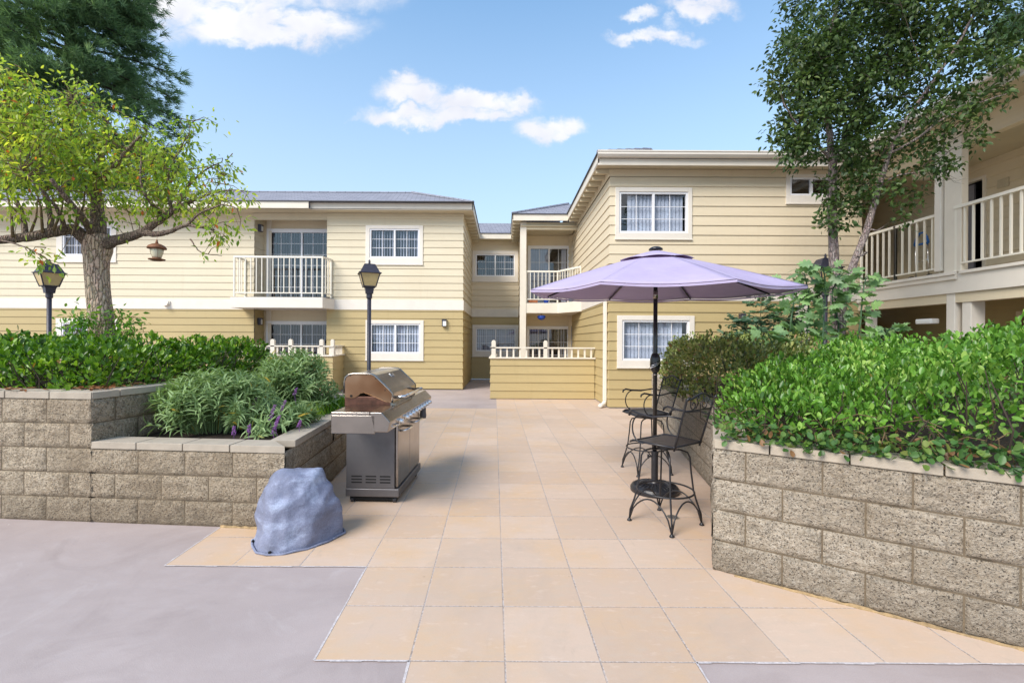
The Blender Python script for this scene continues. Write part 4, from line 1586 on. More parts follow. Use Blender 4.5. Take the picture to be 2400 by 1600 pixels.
# ---- right planter -------------------------------------------------
RC = G(1675.5, 1336)
RC = Vector((RC.x, RC.y))
gq = G(2400, 1522)
dr = (Vector((gq.x, gq.y)) - RC).normalized()
RE = RC + dr * 3.2
RB1 = Vector((2.16, 4.75)); RB2 = Vector((2.76, 8.0)); RB3 = Vector((3.0, 9.3))
t = thing('retaining_wall', 'grey split block planter wall at the right foreground below the big green hedge', 'retaining wall', (RC.x, RC.y, 0))
BH_ = BH
mf, mm = MB(), MB()
block_wall(mf, mm, RC, RE, 4, off=.385, nx=26, nz=14, seed=8)
block_wall(mf, mm, RB1, RC, 4, off=.1, seed=9)
block_wall(mf, mm, RB2, RB1, 4, off=.1, nx=10, nz=6, seed=10)
block_wall(mf, mm, RB3, RB2, 4, off=.1, nx=8, nz=5, seed=11)
corner_fill(mf, RC + Vector((.030, .014)), 4)
mf.build('block_face', M['split_block_pale'], t, smooth=True)
mm.build('mortar', M['mortar'], t)
mb = MB()
cap_run(mb, RC, RE, 4 * BH, L0=.09, e0=.5)
cap_run(mb, RB1, RC, 4 * BH, L0=.0, e1=.5)
cap_run(mb, RB2, RB1, 4 * BH, L0=.0)
cap_run(mb, RB3, RB2, 4 * BH, L0=.0)
mb.build('cap', M['cap_block'], t, bevel=.004)
mb = MB()
sealant(mb, RC + dr * .12, RE)
mb.build('joint_sealant', M['sealant'], t, smooth=True)
soil('right_bed_soil', [(RC.x + .1, RC.y + .12), (RE.x + .1, RE.y + .15), (8.0, RE.y + .15), (8.0, 9.3), (RB3.x + .1, 9.3), (RB2.x + .1, 8.0), (RB1.x + .1, RB1.y)], 4 * BH + .02)

# floor drain
g = G(1577, 1213)
dr_ = thing('floor_drain', 'small round slotted drain set in the tan tiles beside the front stool', 'drain', (g.x, g.y, .004))
mb = MB(); mb.lathe([(.052, .001), (.055, .004)], 24)
mb.build('rim', M['cap_block'], dr_, world=False)
mb = MB()
for i in range(-4, 5):
    L = math.sqrt(max(0, .048 ** 2 - (i * .010) ** 2))
    mb.box(i * .010 - .003, i * .010 + .003, -L, L, .0045, .006)
mb.build('grate', M['tread_dark'], dr_, world=False)

# ================================================================== grill
gr = thing('gas_grill', 'stainless steel gas grill on a cabinet cart beside the planter wall', 'grill', (-1.205, 4.78, 0), R(-2.2))
S, SD = M['stainless'], M['stainless_dull']
B = lambda mb, n, m, par=gr, **k: mb.build(n, m, par, world=False, **k)
X0, X1, Y0, Y1 = -.245, .235, -.465, .465
mb = MB()
mb.box(X0, X1 - .02, Y0, Y0 + .012, .145, .80)
mb.box(X0, X1 - .02, Y1 - .012, Y1, .145, .80)
mb.box(X0, X0 + .01, Y0 + .012, Y1 - .012, .145, .80)
mb.box(X0 + .01, X1 - .03, Y0 + .012, Y1 - .012, .15, .16)
mb.box(X1 - .03, X1 - .02, Y0, Y1, .145, .80)
cb_ = B(mb, 'cabinet', SD, bevel=.004)
mb = MB()
for zz in (.20, .228, .256):
    for xx in (-.135, .0, .135):
        mb.box(xx - .05 - .01, xx + .05 - .01, Y0 - .0015, Y0 + .001, zz - .006, zz + .006)
B(mb, 'vent_slots', M['slot_black'], cb_)
mb = MB()
for zz in (.728, .756):
    for xx in (-.135, .0, .135):
        mb.box(xx - .05 - .01, xx + .05 - .01, Y0 - .0015, Y0 + .001, zz - .006, zz + .006)
B(mb, 'vent_slots', M['slot_black'], cb_)
mb = MB()
mb.box(X0 - .004, X1 + .02, Y0 - .005, Y1 + .005, .065, .143)
B(mb, 'base', SD, bevel=.008)
mb = MB()
for (xx, yy) in ((X0 + .05, Y0 + .05), (X1 - .03, Y0 + .05), (X0 + .05, Y1 - .05), (X1 - .03, Y1 - .05)):
    m2 = MB()
    m2.tube([(xx - .014, yy, .032), (xx + .014, yy, .032)], .032, 16)
    m2.box(xx - .02, xx + .02, yy - .012, yy + .012, .034, .066)
    B(m2, 'caster', M['tread_dark'])
mb = MB(); mb.box(X0 + .03, X1 - .03, Y0 + .02, Y1 - .02, .03, .064)
B(mb, 'underside', M['slot_black'])
for k, (a, b) in enumerate(((Y0 + .012, -.004), (.004, Y1 - .012))):
    mb = MB(); mb.box(X1 - .018, X1 + .008, a, b, .155, .735)
    d_ = B(mb, 'door', S, bevel=.006)
    mb = MB()
    ya, yb = a + .10, b - .10
    pts = [(X1 + .008, ya, .665), (X1 + .05, ya + .01, .668), (X1 + .066, ya + .04, .67), (X1 + .066, yb - .04, .67), (X1 + .05, yb - .01, .668), (X1 + .008, yb, .665)]
    mb.tube(pts, .0115, 10)
    mb.tube([(X1 + .066, ya + .05, .67), (X1 + .066, ya + .056, .67)], .014, 10)
    B(mb, 'handle', M['chrome'], d_, smooth=True)
# control panel (long sloped front)
PYA, PYB = -.95, .80
mb = MB()
ring = [(X1 - .06, PYA, .765), (X1 + .055, PYA, .765), (X1 + .075, PYA, .85), (X1 + .0, PYA, .93), (X1 - .10, PYA, .93)]
mb.prism(ring, (0, PYB - PYA, 0))
cp = B(mb, 'control_panel', S, bevel=.006)
mb = MB()
for yy in [-.62, -.40, -.27, -.14, -.01, .12, .25, .38, .52, .66]:
    m2 = MB()
    zc = .808
    xs = X1 + .064
    n = Vector((1, 0, -.23)).normalized()
    c = Vector((xs, yy, zc))
    m2.tube([c, c + n * .006, c + n * .008, c + n * .03, c + n * .034], [.029, .029, .021, .019, .016], 18)
    m2.box(c.x + .03, c.x + .042, yy - .004, yy + .004, zc - .02, zc + .014)
    B(m2, 'knob', M['chrome'], cp, smooth=False, bevel=.002)
mb = MB()
mb.tube([(X1 + .06, -.83, .79), (X1 + .075, -.83, .79), (X1 + .078, -.81, .792), (X1 + .078, -.77, .795), (X1 + .062, -.76, .798)], .005, 6)
mb.tube([(X1 + .06, -.70, .785), (X1 + .075, -.70, .785), (X1 + .078, -.68, .787), (X1 + .062, -.66, .79)], .005, 6)
B(mb, 'towel_hook', M['chrome'], cp)
# side shelves
for s, lab in ((-1, 'near'), (1, 'far')):
    a, b = (PYA, Y0 - .01) if s < 0 else (Y1 + .01, PYB)
    mb = MB()
    XSH = X0 + (.055 if s < 0 else 0)
    mb.box(XSH, X1 - .10, a, b, .905, .93)
    e0, e1 = (a - .0, a + .01) if s < 0 else (b - .01, b)
    mb.box(XSH, X1 - .055, e0, e1, .75, .905)
    mb.box(XSH, XSH + .01, a, b, .75, .905)
    sh = B(mb, 'side_shelf', S, bevel=.005)
mb = MB()
mb.box(X0 + .06, X1 - .12, Y1 + .06, PYB - .05, .931, .95)
B(mb, 'side_burner_cover', M['pole_black'], sh, bevel=.008)
# firebox
mb = MB()
mb.box(X0 + .0, X1 - .07, Y0 + .01, Y1 - .01, .78, .905)
mb.box(X0 - .02, X1 - .06, Y0 + .005, Y1 - .005, .905, 1.0)
fx = B(mb, 'firebox', M['firebox_brown'], bevel=.006)
mb = MB()
mb.box(X1 - .075, X1 - .045, Y0 + .01, Y1 - .01, .90, .945)
mb.hexa([(X1 - .06, Y0, .93), (X1 + .0, Y0, .93), (X1 + .0, Y1, .93), (X1 - .06, Y1, .93), (X1 - .07, Y0, .95), (X1 - .03, Y0, .936), (X1 - .03, Y1, .936), (X1 - .07, Y1, .95)])
B(mb, 'drip_lip', S, fx)
# lid
prof = [(X1 - .05, .945), (X1 - .045, 1.03), (X1 - .075, 1.065), (.02, 1.195), (-.005, 1.208), (-.04, 1.213), (-.18, 1.213), (-.225, 1.205), (-.255, 1.18), (-.268, 1.14), (-.268, 1.03)]
LA, LB = Y0 - .0, Y1 + .0
mb = MB()
n = len(prof)
base = [(x, LA + .014, z) for x, z in prof] + [(x, LB - .014, z) for x, z in prof]
mb.add(base, [(i, i + 1, n + i + 1, n + i) for i in range(n - 1)])
lid = B(mb, 'lid', S, smooth=False)
sm = lid.modifiers.new('solid', 'SOLIDIFY'); sm.thickness = .008; sm.offset = 0
endp = prof + [(-.262, 1.0), (-.24, .985), (-.20, .98), (-.165, .985), (-.135, 1.005), (-.11, 1.028), (-.08, 1.035), (-.04, 1.02), (.05, .985), (.13, .95)]
for yy in (LA, LB - .014):
    mb = MB()
    mb.prism([(x, yy, z) for x, z in endp], (0, .014, 0))
    ec = B(mb, 'end_cap', M['heat_stained'], lid, bevel=.004)
    rimp = [(x, yy if yy < 0 else yy + .014, z) for x, z in prof]
mb = MB()
mb.tube([(x, LA + .004, z) for x, z in prof], .010, 8)
B(mb, 'rim', S, lid, smooth=True)
mb = MB()
mb.tube([(x, LB - .004, z) for x, z in prof], .010, 8)
B(mb, 'rim', S, lid, smooth=True)
mb = MB()
mb.tube([(-.20, LA - .004, 1.005), (-.20, LA + .004, 1.005)], .012, 10)
for (x, z) in ((-.21, 1.195), (-.06, 1.205), (.03, 1.17), (.12, 1.06)):
    mb.tube([(x, LA - .002, z), (x, LA + .002, z)], .006, 8)
B(mb, 'bolt', M['slot_black'], lid)
mb = MB()
hx, hz = X1 + .045, .995
mb.tube([(X1 - .05, LA + .09, hz - .01), (hx, LA + .09, hz), (hx + .012, LA + .115, hz + .002), (hx + .012, 0, hz + .004), (hx + .012, LB - .115, hz + .002), (hx, LB - .09, hz), (X1 - .05, LB - .09, hz - .01)], .0135, 12)
for yy in (LA + .17, LB - .17):
    mb.tube([(hx + .012, yy - .012, hz + .002), (hx + .012, yy + .012, hz + .002)], .0175, 12)
B(mb, 'handle', M['chrome'], lid, smooth=True)
# thermometer and lettering on the sloping face
nrm = Vector((.13, 0, .095)).normalized()
tdir = Vector((.095, 0, -.13)).normalized()
c0 = Vector((.02, 0, 1.195))


def onlid(t_, y, o):
    return c0 + tdir * t_ + Vector((0, y, 0)) + nrm * o


mb = MB()
mb.hexa([onlid(.075, -.055, .003), onlid(.075, .055, .003), onlid(.02, .055, .003), onlid(.02, -.055, .003),
         onlid(.075, -.055, .016), onlid(.075, .055, .016), onlid(.02, .055, .016), onlid(.02, -.055, .016)])
th = B(mb, 'thermometer', M['chrome'], lid, bevel=.003)
mb = MB()
mb.hexa([onlid(.068, -.03, .0165), onlid(.068, .03, .0165), onlid(.027, .03, .0165), onlid(.027, -.03, .0165),
         onlid(.068, -.03, .018), onlid(.068, .03, .018), onlid(.027, .03, .018), onlid(.027, -.03, .018)])
tf = B(mb, 'dial', M['grey_plastic'], th)
mb = MB()
mb.tube([onlid(.055, -.012, .0185), onlid(.038, .012, .0185)], .0022, 5)
B(mb, 'needle', M['trim_white'], th)
mb = MB()
yy = -.075
strokes = [[(.115, 0), (.115, .018), (.103, .02), (.103, .004), (.127, .002), (.129, .02)],
           [(.103, .034), (.127, .034), (.127, .05), (.105, .05), (.105, .036)],
           [(.090, .066), (.103, .066)],
           [(.106, .078), (.106, .096), (.122, .096), (.122, .080), (.106, .08)], [(.104, .096), (.135, .096)],
           [(.104, .112), (.126, .112), (.126, .13), (.104, .13)]]
for st in strokes:
    mb.tube([onlid(a, yy + b, .006) for a, b in st], .0022, 5)
B(mb, 'lettering', M['vinyl_white'], lid)
# grey bag hanging at the far end
mb = MB()
mb.lathe([(.035, .0), (.04, .03), (.034, .08), (.036, .11), (.02, .14)], 12, (X1 + .02, PYB - .22, .63))
B(mb, 'hanging_bag', M['grey_plastic'], gr, smooth=True)

# ================================================================== fake rock
rk = MB()
foot = [(-1.885, 3.50), (-1.83, 3.40), (-1.745, 3.30), (-1.66, 3.265), (-1.55, 3.285), (-1.43, 3.36), (-1.33, 3.47), (-1.25, 3.635), (-1.30, 3.72), (-1.45, 3.80), (-1.60, 3.76), (-1.74, 3.66), (-1.83, 3.60)]
rc = Vector((-1.575, 3.52))
def rockR(th):
    d = Vector((math.cos(th), math.sin(th)))
    best = .2
    n = len(foot)
    for i in range(n):
        a = Vector(foot[i]) - rc; b = Vector(foot[(i + 1) % n]) - rc
        e = b - a
        den = d.x * e.y - d.y * e.x
        if abs(den) < 1e-9: continue
        t_ = (a.x * e.y - a.y * e.x) / den
        s_ = (a.x * d.y - a.y * d.x) / den
        if t_ > 0 and -1e-6 <= s_ <= 1 + 1e-6:
            best = t_
    return best
NS, NR = 96, 44
RH = .545
for j in range(NR + 1):
    t_ = j / NR
    for i in range(NS):
        th = 2 * math.pi * i / NS
        r = rockR(th)
        prof_t = min(1.0, t_ * 1.25)
        if t_ < .72:
            q = t_ / .72
            z = RH * (.02 + .80 * q)
            sc = 1 - .10 * q - .24 * q ** 3.0
        else:
            q = (t_ - .72) / .28
            sc = .66 * math.cos(q * math.pi / 2) ** .55
            z = RH * (.82 + .18 * math.sin(q * math.pi / 2))
        top_shift = Vector((-.03, .03)) * t_ ** 2
        p = Vector((rc.x + math.cos(th) * r * sc + top_shift.x, rc.y + math.sin(th) * r * sc + top_shift.y, z))
        # asymmetry: left shoulder lower
        lean = (p.x * .62 + p.y * .5 - (rc.x * .62 + rc.y * .5))
        side = p.x - rc.x
        if z > .25:
            p.z -= max(0, abs(side + .04) - .15) * .36 * min(1, (z - .25) * 4)
        q3 = Vector((p.x * 2.0 + p.z * 1.6, p.y * 2.2, p.z * 3.6 - p.x * 2.2 + 4))
        nn = 1 - abs(mnoise.noise(q3)) * 3.4
        n2 = mnoise.noise(p * 5.0) * .5 + mnoise.noise(p * 13) * .2
        amp = min(1, t_ * 6)
        r2 = 1 - abs(mnoise.noise(q3 * 2.3 + Vector((7, 3, 1)))) * 3.0
        out = (max(nn, -.5) * .034 + max(r2, -.4) * .007 + n2 * .016 - .016) * amp
        p.x += math.cos(th) * out * (1 - .5 * t_)
        p.y += math.sin(th) * out * (1 - .5 * t_)
        p.z += out * .7 * t_
        rk.v.append(tuple(p))
for j in range(NR):
    for i in range(NS):
        i2 = (i + 1) % NS
        rk.f.append((j * NS + i, j * NS + i2, (j + 1) * NS + i2, (j + 1) * NS + i))
rk.f.append(tuple(NR * NS + i for i in range(NS)))
rt = thing('fake_rock', 'blue grey hollow plastic boulder cover standing at the planter corner', 'artificial rock', (rc.x, rc.y, 0))
rk.build('shell', M['fake_rock'], rt, smooth=True)
mb = MB()
lip = []
for i in range(NS + 1):
    th = 2 * math.pi * i / NS
    r = rockR(th) * 1.02 + .006
    lip.append((rc.x + math.cos(th) * r, rc.y + math.sin(th) * r, .012 + .003 * math.sin(i * .5)))
mb.tube(lip, .009, 8)
mb.build('flange', M['fake_rock'], rt, smooth=True)
for th in (R(195), R(255)):
    r = rockR(th) * 1.0 + .006
    mb = MB()
    mb.lathe([(.011, .0), (.011, .012), (.006, .017)], 10, (rc.x + math.cos(th) * r, rc.y + math.sin(th) * r, .018))
    mb.build('anchor_bolt', M['slot_black'], rt)

# ================================================================== umbrella
ub = P(1534, 1151, 1)
k = CAMH / (CAMH - ub.z)
UX, UY = ub.x * k, ub.y * k
um = thing('patio_umbrella', 'open purple market umbrella on a black pole with a round base', 'umbrella', (UX, UY, 0))
B = lambda mb, n, m, par=um, **k: mb.build(n, m, par, world=False, **k)
mb = MB()
mb.lathe([(.238, .004), (.240, .04), (.225, .062), (.19, .072), (.10, .088), (.06, .095), (.045, .12)], 48)
bs = B(mb, 'base', M['black_metal'], smooth=False, bevel=.004)
mb = MB()
for i in range(28):
    a = 2 * math.pi * i / 28
    p0 = Vector((math.cos(a) * .09, math.sin(a) * .09, .092)); p1 = Vector((math.cos(a) * .205, math.sin(a) * .205, .071))
    mb.tube([p0, (p0 + p1) / 2 + Vector((0, 0, .004)), p1], [.004, .006, .003], 5)
B(mb, 'base_ribs', M['black_metal'], bs, smooth=True)
mb = MB(); mb.lathe([(.034, .09), (.034, .40), (.031, .41), (.027, .41)], 18)
mb.lathe([(.038, .385), (.038, .41), (.03, .412)], 18)
B(mb, 'stem', M['black_metal'], smooth=False)
mb = MB()
mb.tube([(-.03, 0, .36), (-.07, -.01, .36)], .007, 8)
mb.tube([(-.07, -.012, .34), (-.07, -.012, .38)], .010, 8)
B(mb, 'clamp_knob', M['black_metal'])
mb = MB(); mb.lathe([(.021, .4), (.021, 2.45)], 16)
B(mb, 'pole', M['pole_black'], smooth=True)
mb = MB(); mb.lathe([(.0235, 1.965), (.0235, 2.05)], 16)
mb.lathe([(.0235, 1.185), (.0235, 1.20)], 16)
B(mb, 'tilt_joint', M['stainless'], smooth=True)
mb = MB(); mb.lathe([(.024, 1.21), (.042, 1.235), (.052, 1.29), (.050, 1.35), (.036, 1.40), (.023, 1.41)], 20)
ck = B(mb, 'crank_housing', M['pole_black'], smooth=True)
mb = MB()
mb.tube([(.03, -.05, 1.31), (-.02, -.075, 1.285), (-.07, -.07, 1.262), (-.08, -.055, 1.26)], .0055, 8)
mb.tube([(.035, -.045, 1.325), (-.02, -.07, 1.302), (-.06, -.068, 1.285)], .0045, 8)
B(mb, 'crank_handle', M['chrome'], ck, smooth=True)
# canopy
RAD, HEM, TOP = 1.30, 2.035, 2.43
ROT0 = R(-90 - 14.4 + 22.5)
corner = [Vector((math.cos(ROT0 + i * math.pi / 4) * RAD, math.sin(ROT0 + i * math.pi / 4) * RAD, HEM)) for i in range(8)]
TILT = lambda p: Vector((p.x, p.y, p.z + p.y * .030 + p.x * -.0))
def cpoint(i, s, t_):
    """sector i, s across 0..1, t from apex 0 to hem 1"""
    a, b = corner[i], corner[(i + 1) % 8]
    r0 = a.lerp(b, s)
    sag_across = math.sin(math.pi * s)
    p = Vector((r0.x * t_, r0.y * t_, 0))
    zr = TOP - (TOP - HEM) * (t_ ** 1.12)
    zr -= sag_across * .026 * t_ * t_
    z = zr
    if t_ > .98:
        pass
    pull = 1 - .022 * sag_across * max(0, t_ - .6) / .4
    return TILT(Vector((p.x * pull, p.y * pull, z)))
mb = MB()
NSx, NT_ = 12, 16
for i in range(8):
    base = len(mb.v)
    for j in range(NT_ + 1):
        t_ = .10 + .90 * j / NT_
        for s in range(NSx + 1):
            mb.v.append(tuple(cpoint(i, s / NSx, t_)))
    for j in range(NT_):
        for s in range(NSx):
            q = base + j * (NSx + 1) + s
            mb.f.append((q, q + 1, q + NSx + 2, q + NSx + 1))
cn = B(mb, 'canopy', M['purple_canvas'], smooth=True)
sm = cn.modifiers.new('solid', 'SOLIDIFY'); sm.thickness = .003
mb = MB()
for i in range(8):
    ring = [cpoint(i, s / NSx, 1.0) + Vector((0, 0, -.004)) for s in range(NSx + 1)]
    ring2 = [p * 1.0 + Vector((0, 0, -.018)) for p in ring]
    base = len(mb.v)
    for p, q in zip(ring, ring2):
        mb.v.append(tuple(p)); mb.v.append(tuple(q))
    for s in range(NSx):
        a = base + 2 * s
        mb.f.append((a, a + 1, a + 3, a + 2))
B(mb, 'hem', M['purple_canvas'], cn)
mb = MB()
for i in range(8):
    base = len(mb.v)
    for j in range(5):
        t_ = .0 + .29 * j / 4
        for s in range(NSx + 1):
            p = cpoint(i, s / NSx, max(t_, .01))
            lift = .030 + .016 * math.sin(math.pi * s / NSx) * (j / 4) ** 2 * 1.0
            mb.v.append((p.x, p.y, p.z + lift - .012 * (j / 4)))
    for j in range(4):
        for s in range(NSx):
            q = base + j * (NSx + 1) + s
            mb.f.append((q, q + 1, q + NSx + 2, q + NSx + 1))
vt = B(mb, 'vent_top', M['purple_canvas'], cn, smooth=True)
sm = vt.modifiers.new('solid', 'SOLIDIFY'); sm.thickness = .003
mb = MB(); mb.lathe([(.07, 2.462), (.068, 2.475), (.045, 2.49), (.03, 2.495)], 20)
B(mb, 'finial', M['pole_black'], smooth=True)
for i in range(8):
    mb = MB()
    a = [cpoint(i, 0, t_) + Vector((0, 0, -.012)) for t_ in (.03, .3, .6, .985)]
    mb.tube(a, .0085, 6)
    rb_ = B(mb, 'rib', M['pole_black'], smooth=True)
    mb = MB()
    c = cpoint(i, 0, .48) + Vector((0, 0, -.018))
    mb.tube([(.03 * math.cos(ROT0 + i * math.pi / 4), .03 * math.sin(ROT0 + i * math.pi / 4), 2.14), c], .007, 6)
    B(mb, 'strut', M['pole_black'], rb_, smooth=True)
mb = MB(); mb.lathe([(.03, 2.11), (.042, 2.12), (.042, 2.155), (.03, 2.17)], 14)
mb.lathe([(.03, 2.38), (.045, 2.39), (.04, 2.42)], 14)
B(mb, 'hub', M['pole_black'])


# ================================================================== bar stools
def mesh_fn(T, Pn, pos, geo):
    out = T.n['Material Output']
    tcn = T.new('ShaderNodeTexCoord')
    sp = T.new('ShaderNodeSeparateXYZ')
    T.l.new(tcn.outputs['Object'], sp.inputs[0])
    xx = T.math('FRACT', T.math('MULTIPLY', T.math('ADD', sp.outputs[0], T.math('MULTIPLY', sp.outputs[2], .6)), 110.0))
    yy = T.math('FRACT', T.math('MULTIPLY', T.math('ADD', sp.outputs[1], T.math('MULTIPLY', sp.outputs[2], -.6)), 110.0))
    hole = T.math('MULTIPLY', T.math('GREATER_THAN', xx, .34), T.math('GREATER_THAN', yy, .34))
    tr = T.new('ShaderNodeBsdfTransparent')
    mx = T.new('ShaderNodeMixShader')
    T.l.new(hole, mx.inputs[0])
    T.l.new(Pn.outputs[0], mx.inputs[1])
    T.l.new(tr.outputs[0], mx.inputs[2])
    T.l.new(mx.outputs[0], out.inputs[0])


mat('wire_mesh', (0.05, 0.045, 0.045), 0.5, fn=mesh_fn)
mat('seat_metal', (0.045, 0.035, 0.035), 0.42, var=.3, vscale=25)


def stool(label, loc, rz):
    """local axes: sitter faces +Y"""
    t = thing('bar_stool', label, 'bar stool', loc, rz, group='black wrought iron swivel bar stools around the umbrella pole')
    K = M['black_metal']
    B = lambda mb, n, m=K, par=t, **k: mb.build(n, m, par, world=False, **k)
    sh = .70
    mb = MB()
    N = 10
    W2, D2 = .215, .205
    for j in range(N + 1):
        for i in range(N + 1):
            x = -W2 + 2 * W2 * i / N
            y = -D2 + 2 * D2 * j / N
            fx, fy = x / W2, y / D2
            x2 = x * (1 - .05 * fy * fy + (.06 * fy))
            z = sh - .012 * (1 - fx * fx) * (1 - fy * fy) - (.03 * max(0, fy - .55) ** 2 * 4)
            mb.v.append((x2, y, z))
    for j in range(N):
        for i in range(N):
            q = j * (N + 1) + i
            mb.f.append((q, q + 1, q + N + 2, q + N + 1))
    st = B(mb, 'seat', M['seat_metal'], smooth=True)
    sm = st.modifiers.new('s', 'SOLIDIFY'); sm.thickness = .006
    mb = MB()
    rim = [mb_ for mb_ in [(-W2 * .89, -D2), (W2 * .89, -D2), (W2, 0), (W2 * 1.01, D2 * .8), (W2 * .93, D2), (-W2 * .93, D2), (-W2 * 1.01, D2 * .8), (-W2, 0), (-W2 * .89, -D2)]]
    mb.tube([(x, y, sh - (.02 if y > D2 * .9 else 0.002)) for x, y in rim], .009, 8)
    B(mb, 'seat_frame', smooth=True)
    # back
    lean = .13
    bz0, bz1 = sh, sh + .42
    by = lambda z: -D2 - .005 - lean * (z - bz0) / .42 * .9
    mb = MB()
    for s in (-1, 1):
        mb.tube([(s * .175, by(bz0) + .01, bz0 - .03), (s * .18, by(bz0 + .1), bz0 + .1), (s * .19, by(bz0 + .38), bz0 + .37), (s * .195, by(bz0 + .42) - .01, bz0 + .40)], .0085, 8)
    top = []
    for i in range(17):
        f = i / 16 * 2 - 1
        z = bz0 + .40 + .025 * math.cos(f * math.pi * 1.0) * (1 if abs(f) < .75 else .7)
        top.append((f * .195, by(z) - .004, z))
    mb.tube(top, .009, 8)
    mb.tube([(-.185, by(bz0 + .29), bz0 + .29), (.185, by(bz0 + .29), bz0 + .29)], .006, 6)
    bk = B(mb, 'back_frame', smooth=True)
    mb = MB()
    for s in (-1, 1):
        sp = []
        for i in range(22):
            a = i / 21 * math.pi * 2.2
            rr = .012 + .030 * (i / 21)
            sp.append((s * (.075 + rr * math.cos(a)), by(bz0 + .33), bz0 + .335 + rr * math.sin(a)))
        mb.tube(sp, .0045, 6)
        mb.tube([(s * .115, by(bz0 + .34), bz0 + .34), (s * .13, by(bz0 + .37), bz0 + .375), (s * .16, by(bz0 + .39), bz0 + .405)], .0045, 6)
        mb.tube([(s * .03, by(bz0 + .3), bz0 + .30), (s * .018, by(bz0 + .35), bz0 + .35), (s * .045, by(bz0 + .38), bz0 + .375), (s * .03, by(bz0 + .4), bz0 + .41)], .0045, 6)
    B(mb, 'scroll', K, bk, smooth=True)
    mb = MB()
    a_, b_ = bz0 + .015, bz0 + .29
    for (za, zb) in [(a_, b_)]:
        mb.add([(-.18, by(za), za), (.18, by(za), za), (.186, by(zb), zb), (-.186, by(zb), zb)], [(0, 1, 2, 3)])
    B(mb, 'back_mesh', M['wire_mesh'])
    # arms
    for s in (-1, 1):
        mb = MB()
        z = bz0 + .235
        pts = [(s * .19, by(z), z), (s * .225, by(z) + .10, z + .012), (s * .245, -.05, z - .012), (s * .245, .07, z - .005), (s * .24, .15, z + .012), (s * .235, .185, z - .005), (s * .235, .19, z - .03)]
        mb.tube(pts, [.007, .007, .009, .010, .010, .010, .009], 8)
        arc = []
        for i in range(14):
            a = i / 13
            ang = R(100) - a * R(200)
            arc.append((s * .238, .06 + .095 * math.cos(ang) * 1.0, z - .125 + .118 * math.sin(ang)))
        mb.tube(arc, .0065, 7)
        B(mb, 'armrest', smooth=True)
    # swivel
    mb = MB(); mb.lathe([(.05, sh - .075), (.075, sh - .065), (.075, sh - .045), (.03, sh - .03)], 16)
    mb.box(-.12, .12, -.012, .012, sh - .035, sh - .018)
    mb.box(-.012, .012, -.12, .12, sh - .036, sh - .019)
    B(mb, 'swivel')
    ztop = sh - .075
    for k in range(4):
        a = R(45 + 90 * k)
        c, s = math.cos(a), math.sin(a)
        mb = MB()
        mb.tube([(c * .03, s * .03, ztop), (c * .12, s * .12, ztop - .002), (c * .175, s * .175, ztop - .02), (c * .195, s * .195, ztop - .06), (c * .205, s * .205, .45), (c * .225, s * .225, .29), (c * .25, s * .25, .20), (c * .285, s * .285, .10), (c * .292, s * .292, .012)], .0075, 8)
        mb.lathe([(.018, 0.003), (.021, .010), (.012, .022), (.008, .03)], 10, (c * .292, s * .292, 0))
        B(mb, 'leg', smooth=True)
    # arches joining neighbouring feet
    for k in range(4):
        a0, a1 = R(45 + 90 * k), R(135 + 90 * k)
        p0 = Vector((math.cos(a0) * .292, math.sin(a0) * .292, .02)); p1 = Vector((math.cos(a1) * .292, math.sin(a1) * .292, .02))
        mb = MB()
        pts = []
        for i in range(13):
            f = i / 12
            q = p0.lerp(p1, f)
            ctr = math.sin(math.pi * f)
            h = .02 + .215 * ctr ** .55
            q2 = Vector((q.x * (1 - .06 * ctr), q.y * (1 - .06 * ctr), h))
            pts.append(q2)
        mb.tube(pts, .0065, 7)
        B(mb, 'stretcher', smooth=True)
    mb = MB()
    ringp = [(math.cos(R(i * 10)) * .228, math.sin(R(i * 10)) * .228, .285) for i in range(37)]
    mb.tube(ringp, .0075, 7)
    B(mb, 'foot_ring', smooth=True)
    return t


s1 = stool('nearer black iron bar stool standing in front of the umbrella base', (1.37, 3.89, 0), R(125.5 - 90))
s2 = stool('farther black iron bar stool behind the umbrella pole facing the tiles', (1.69, 5.44, 0), R(190 - 90))


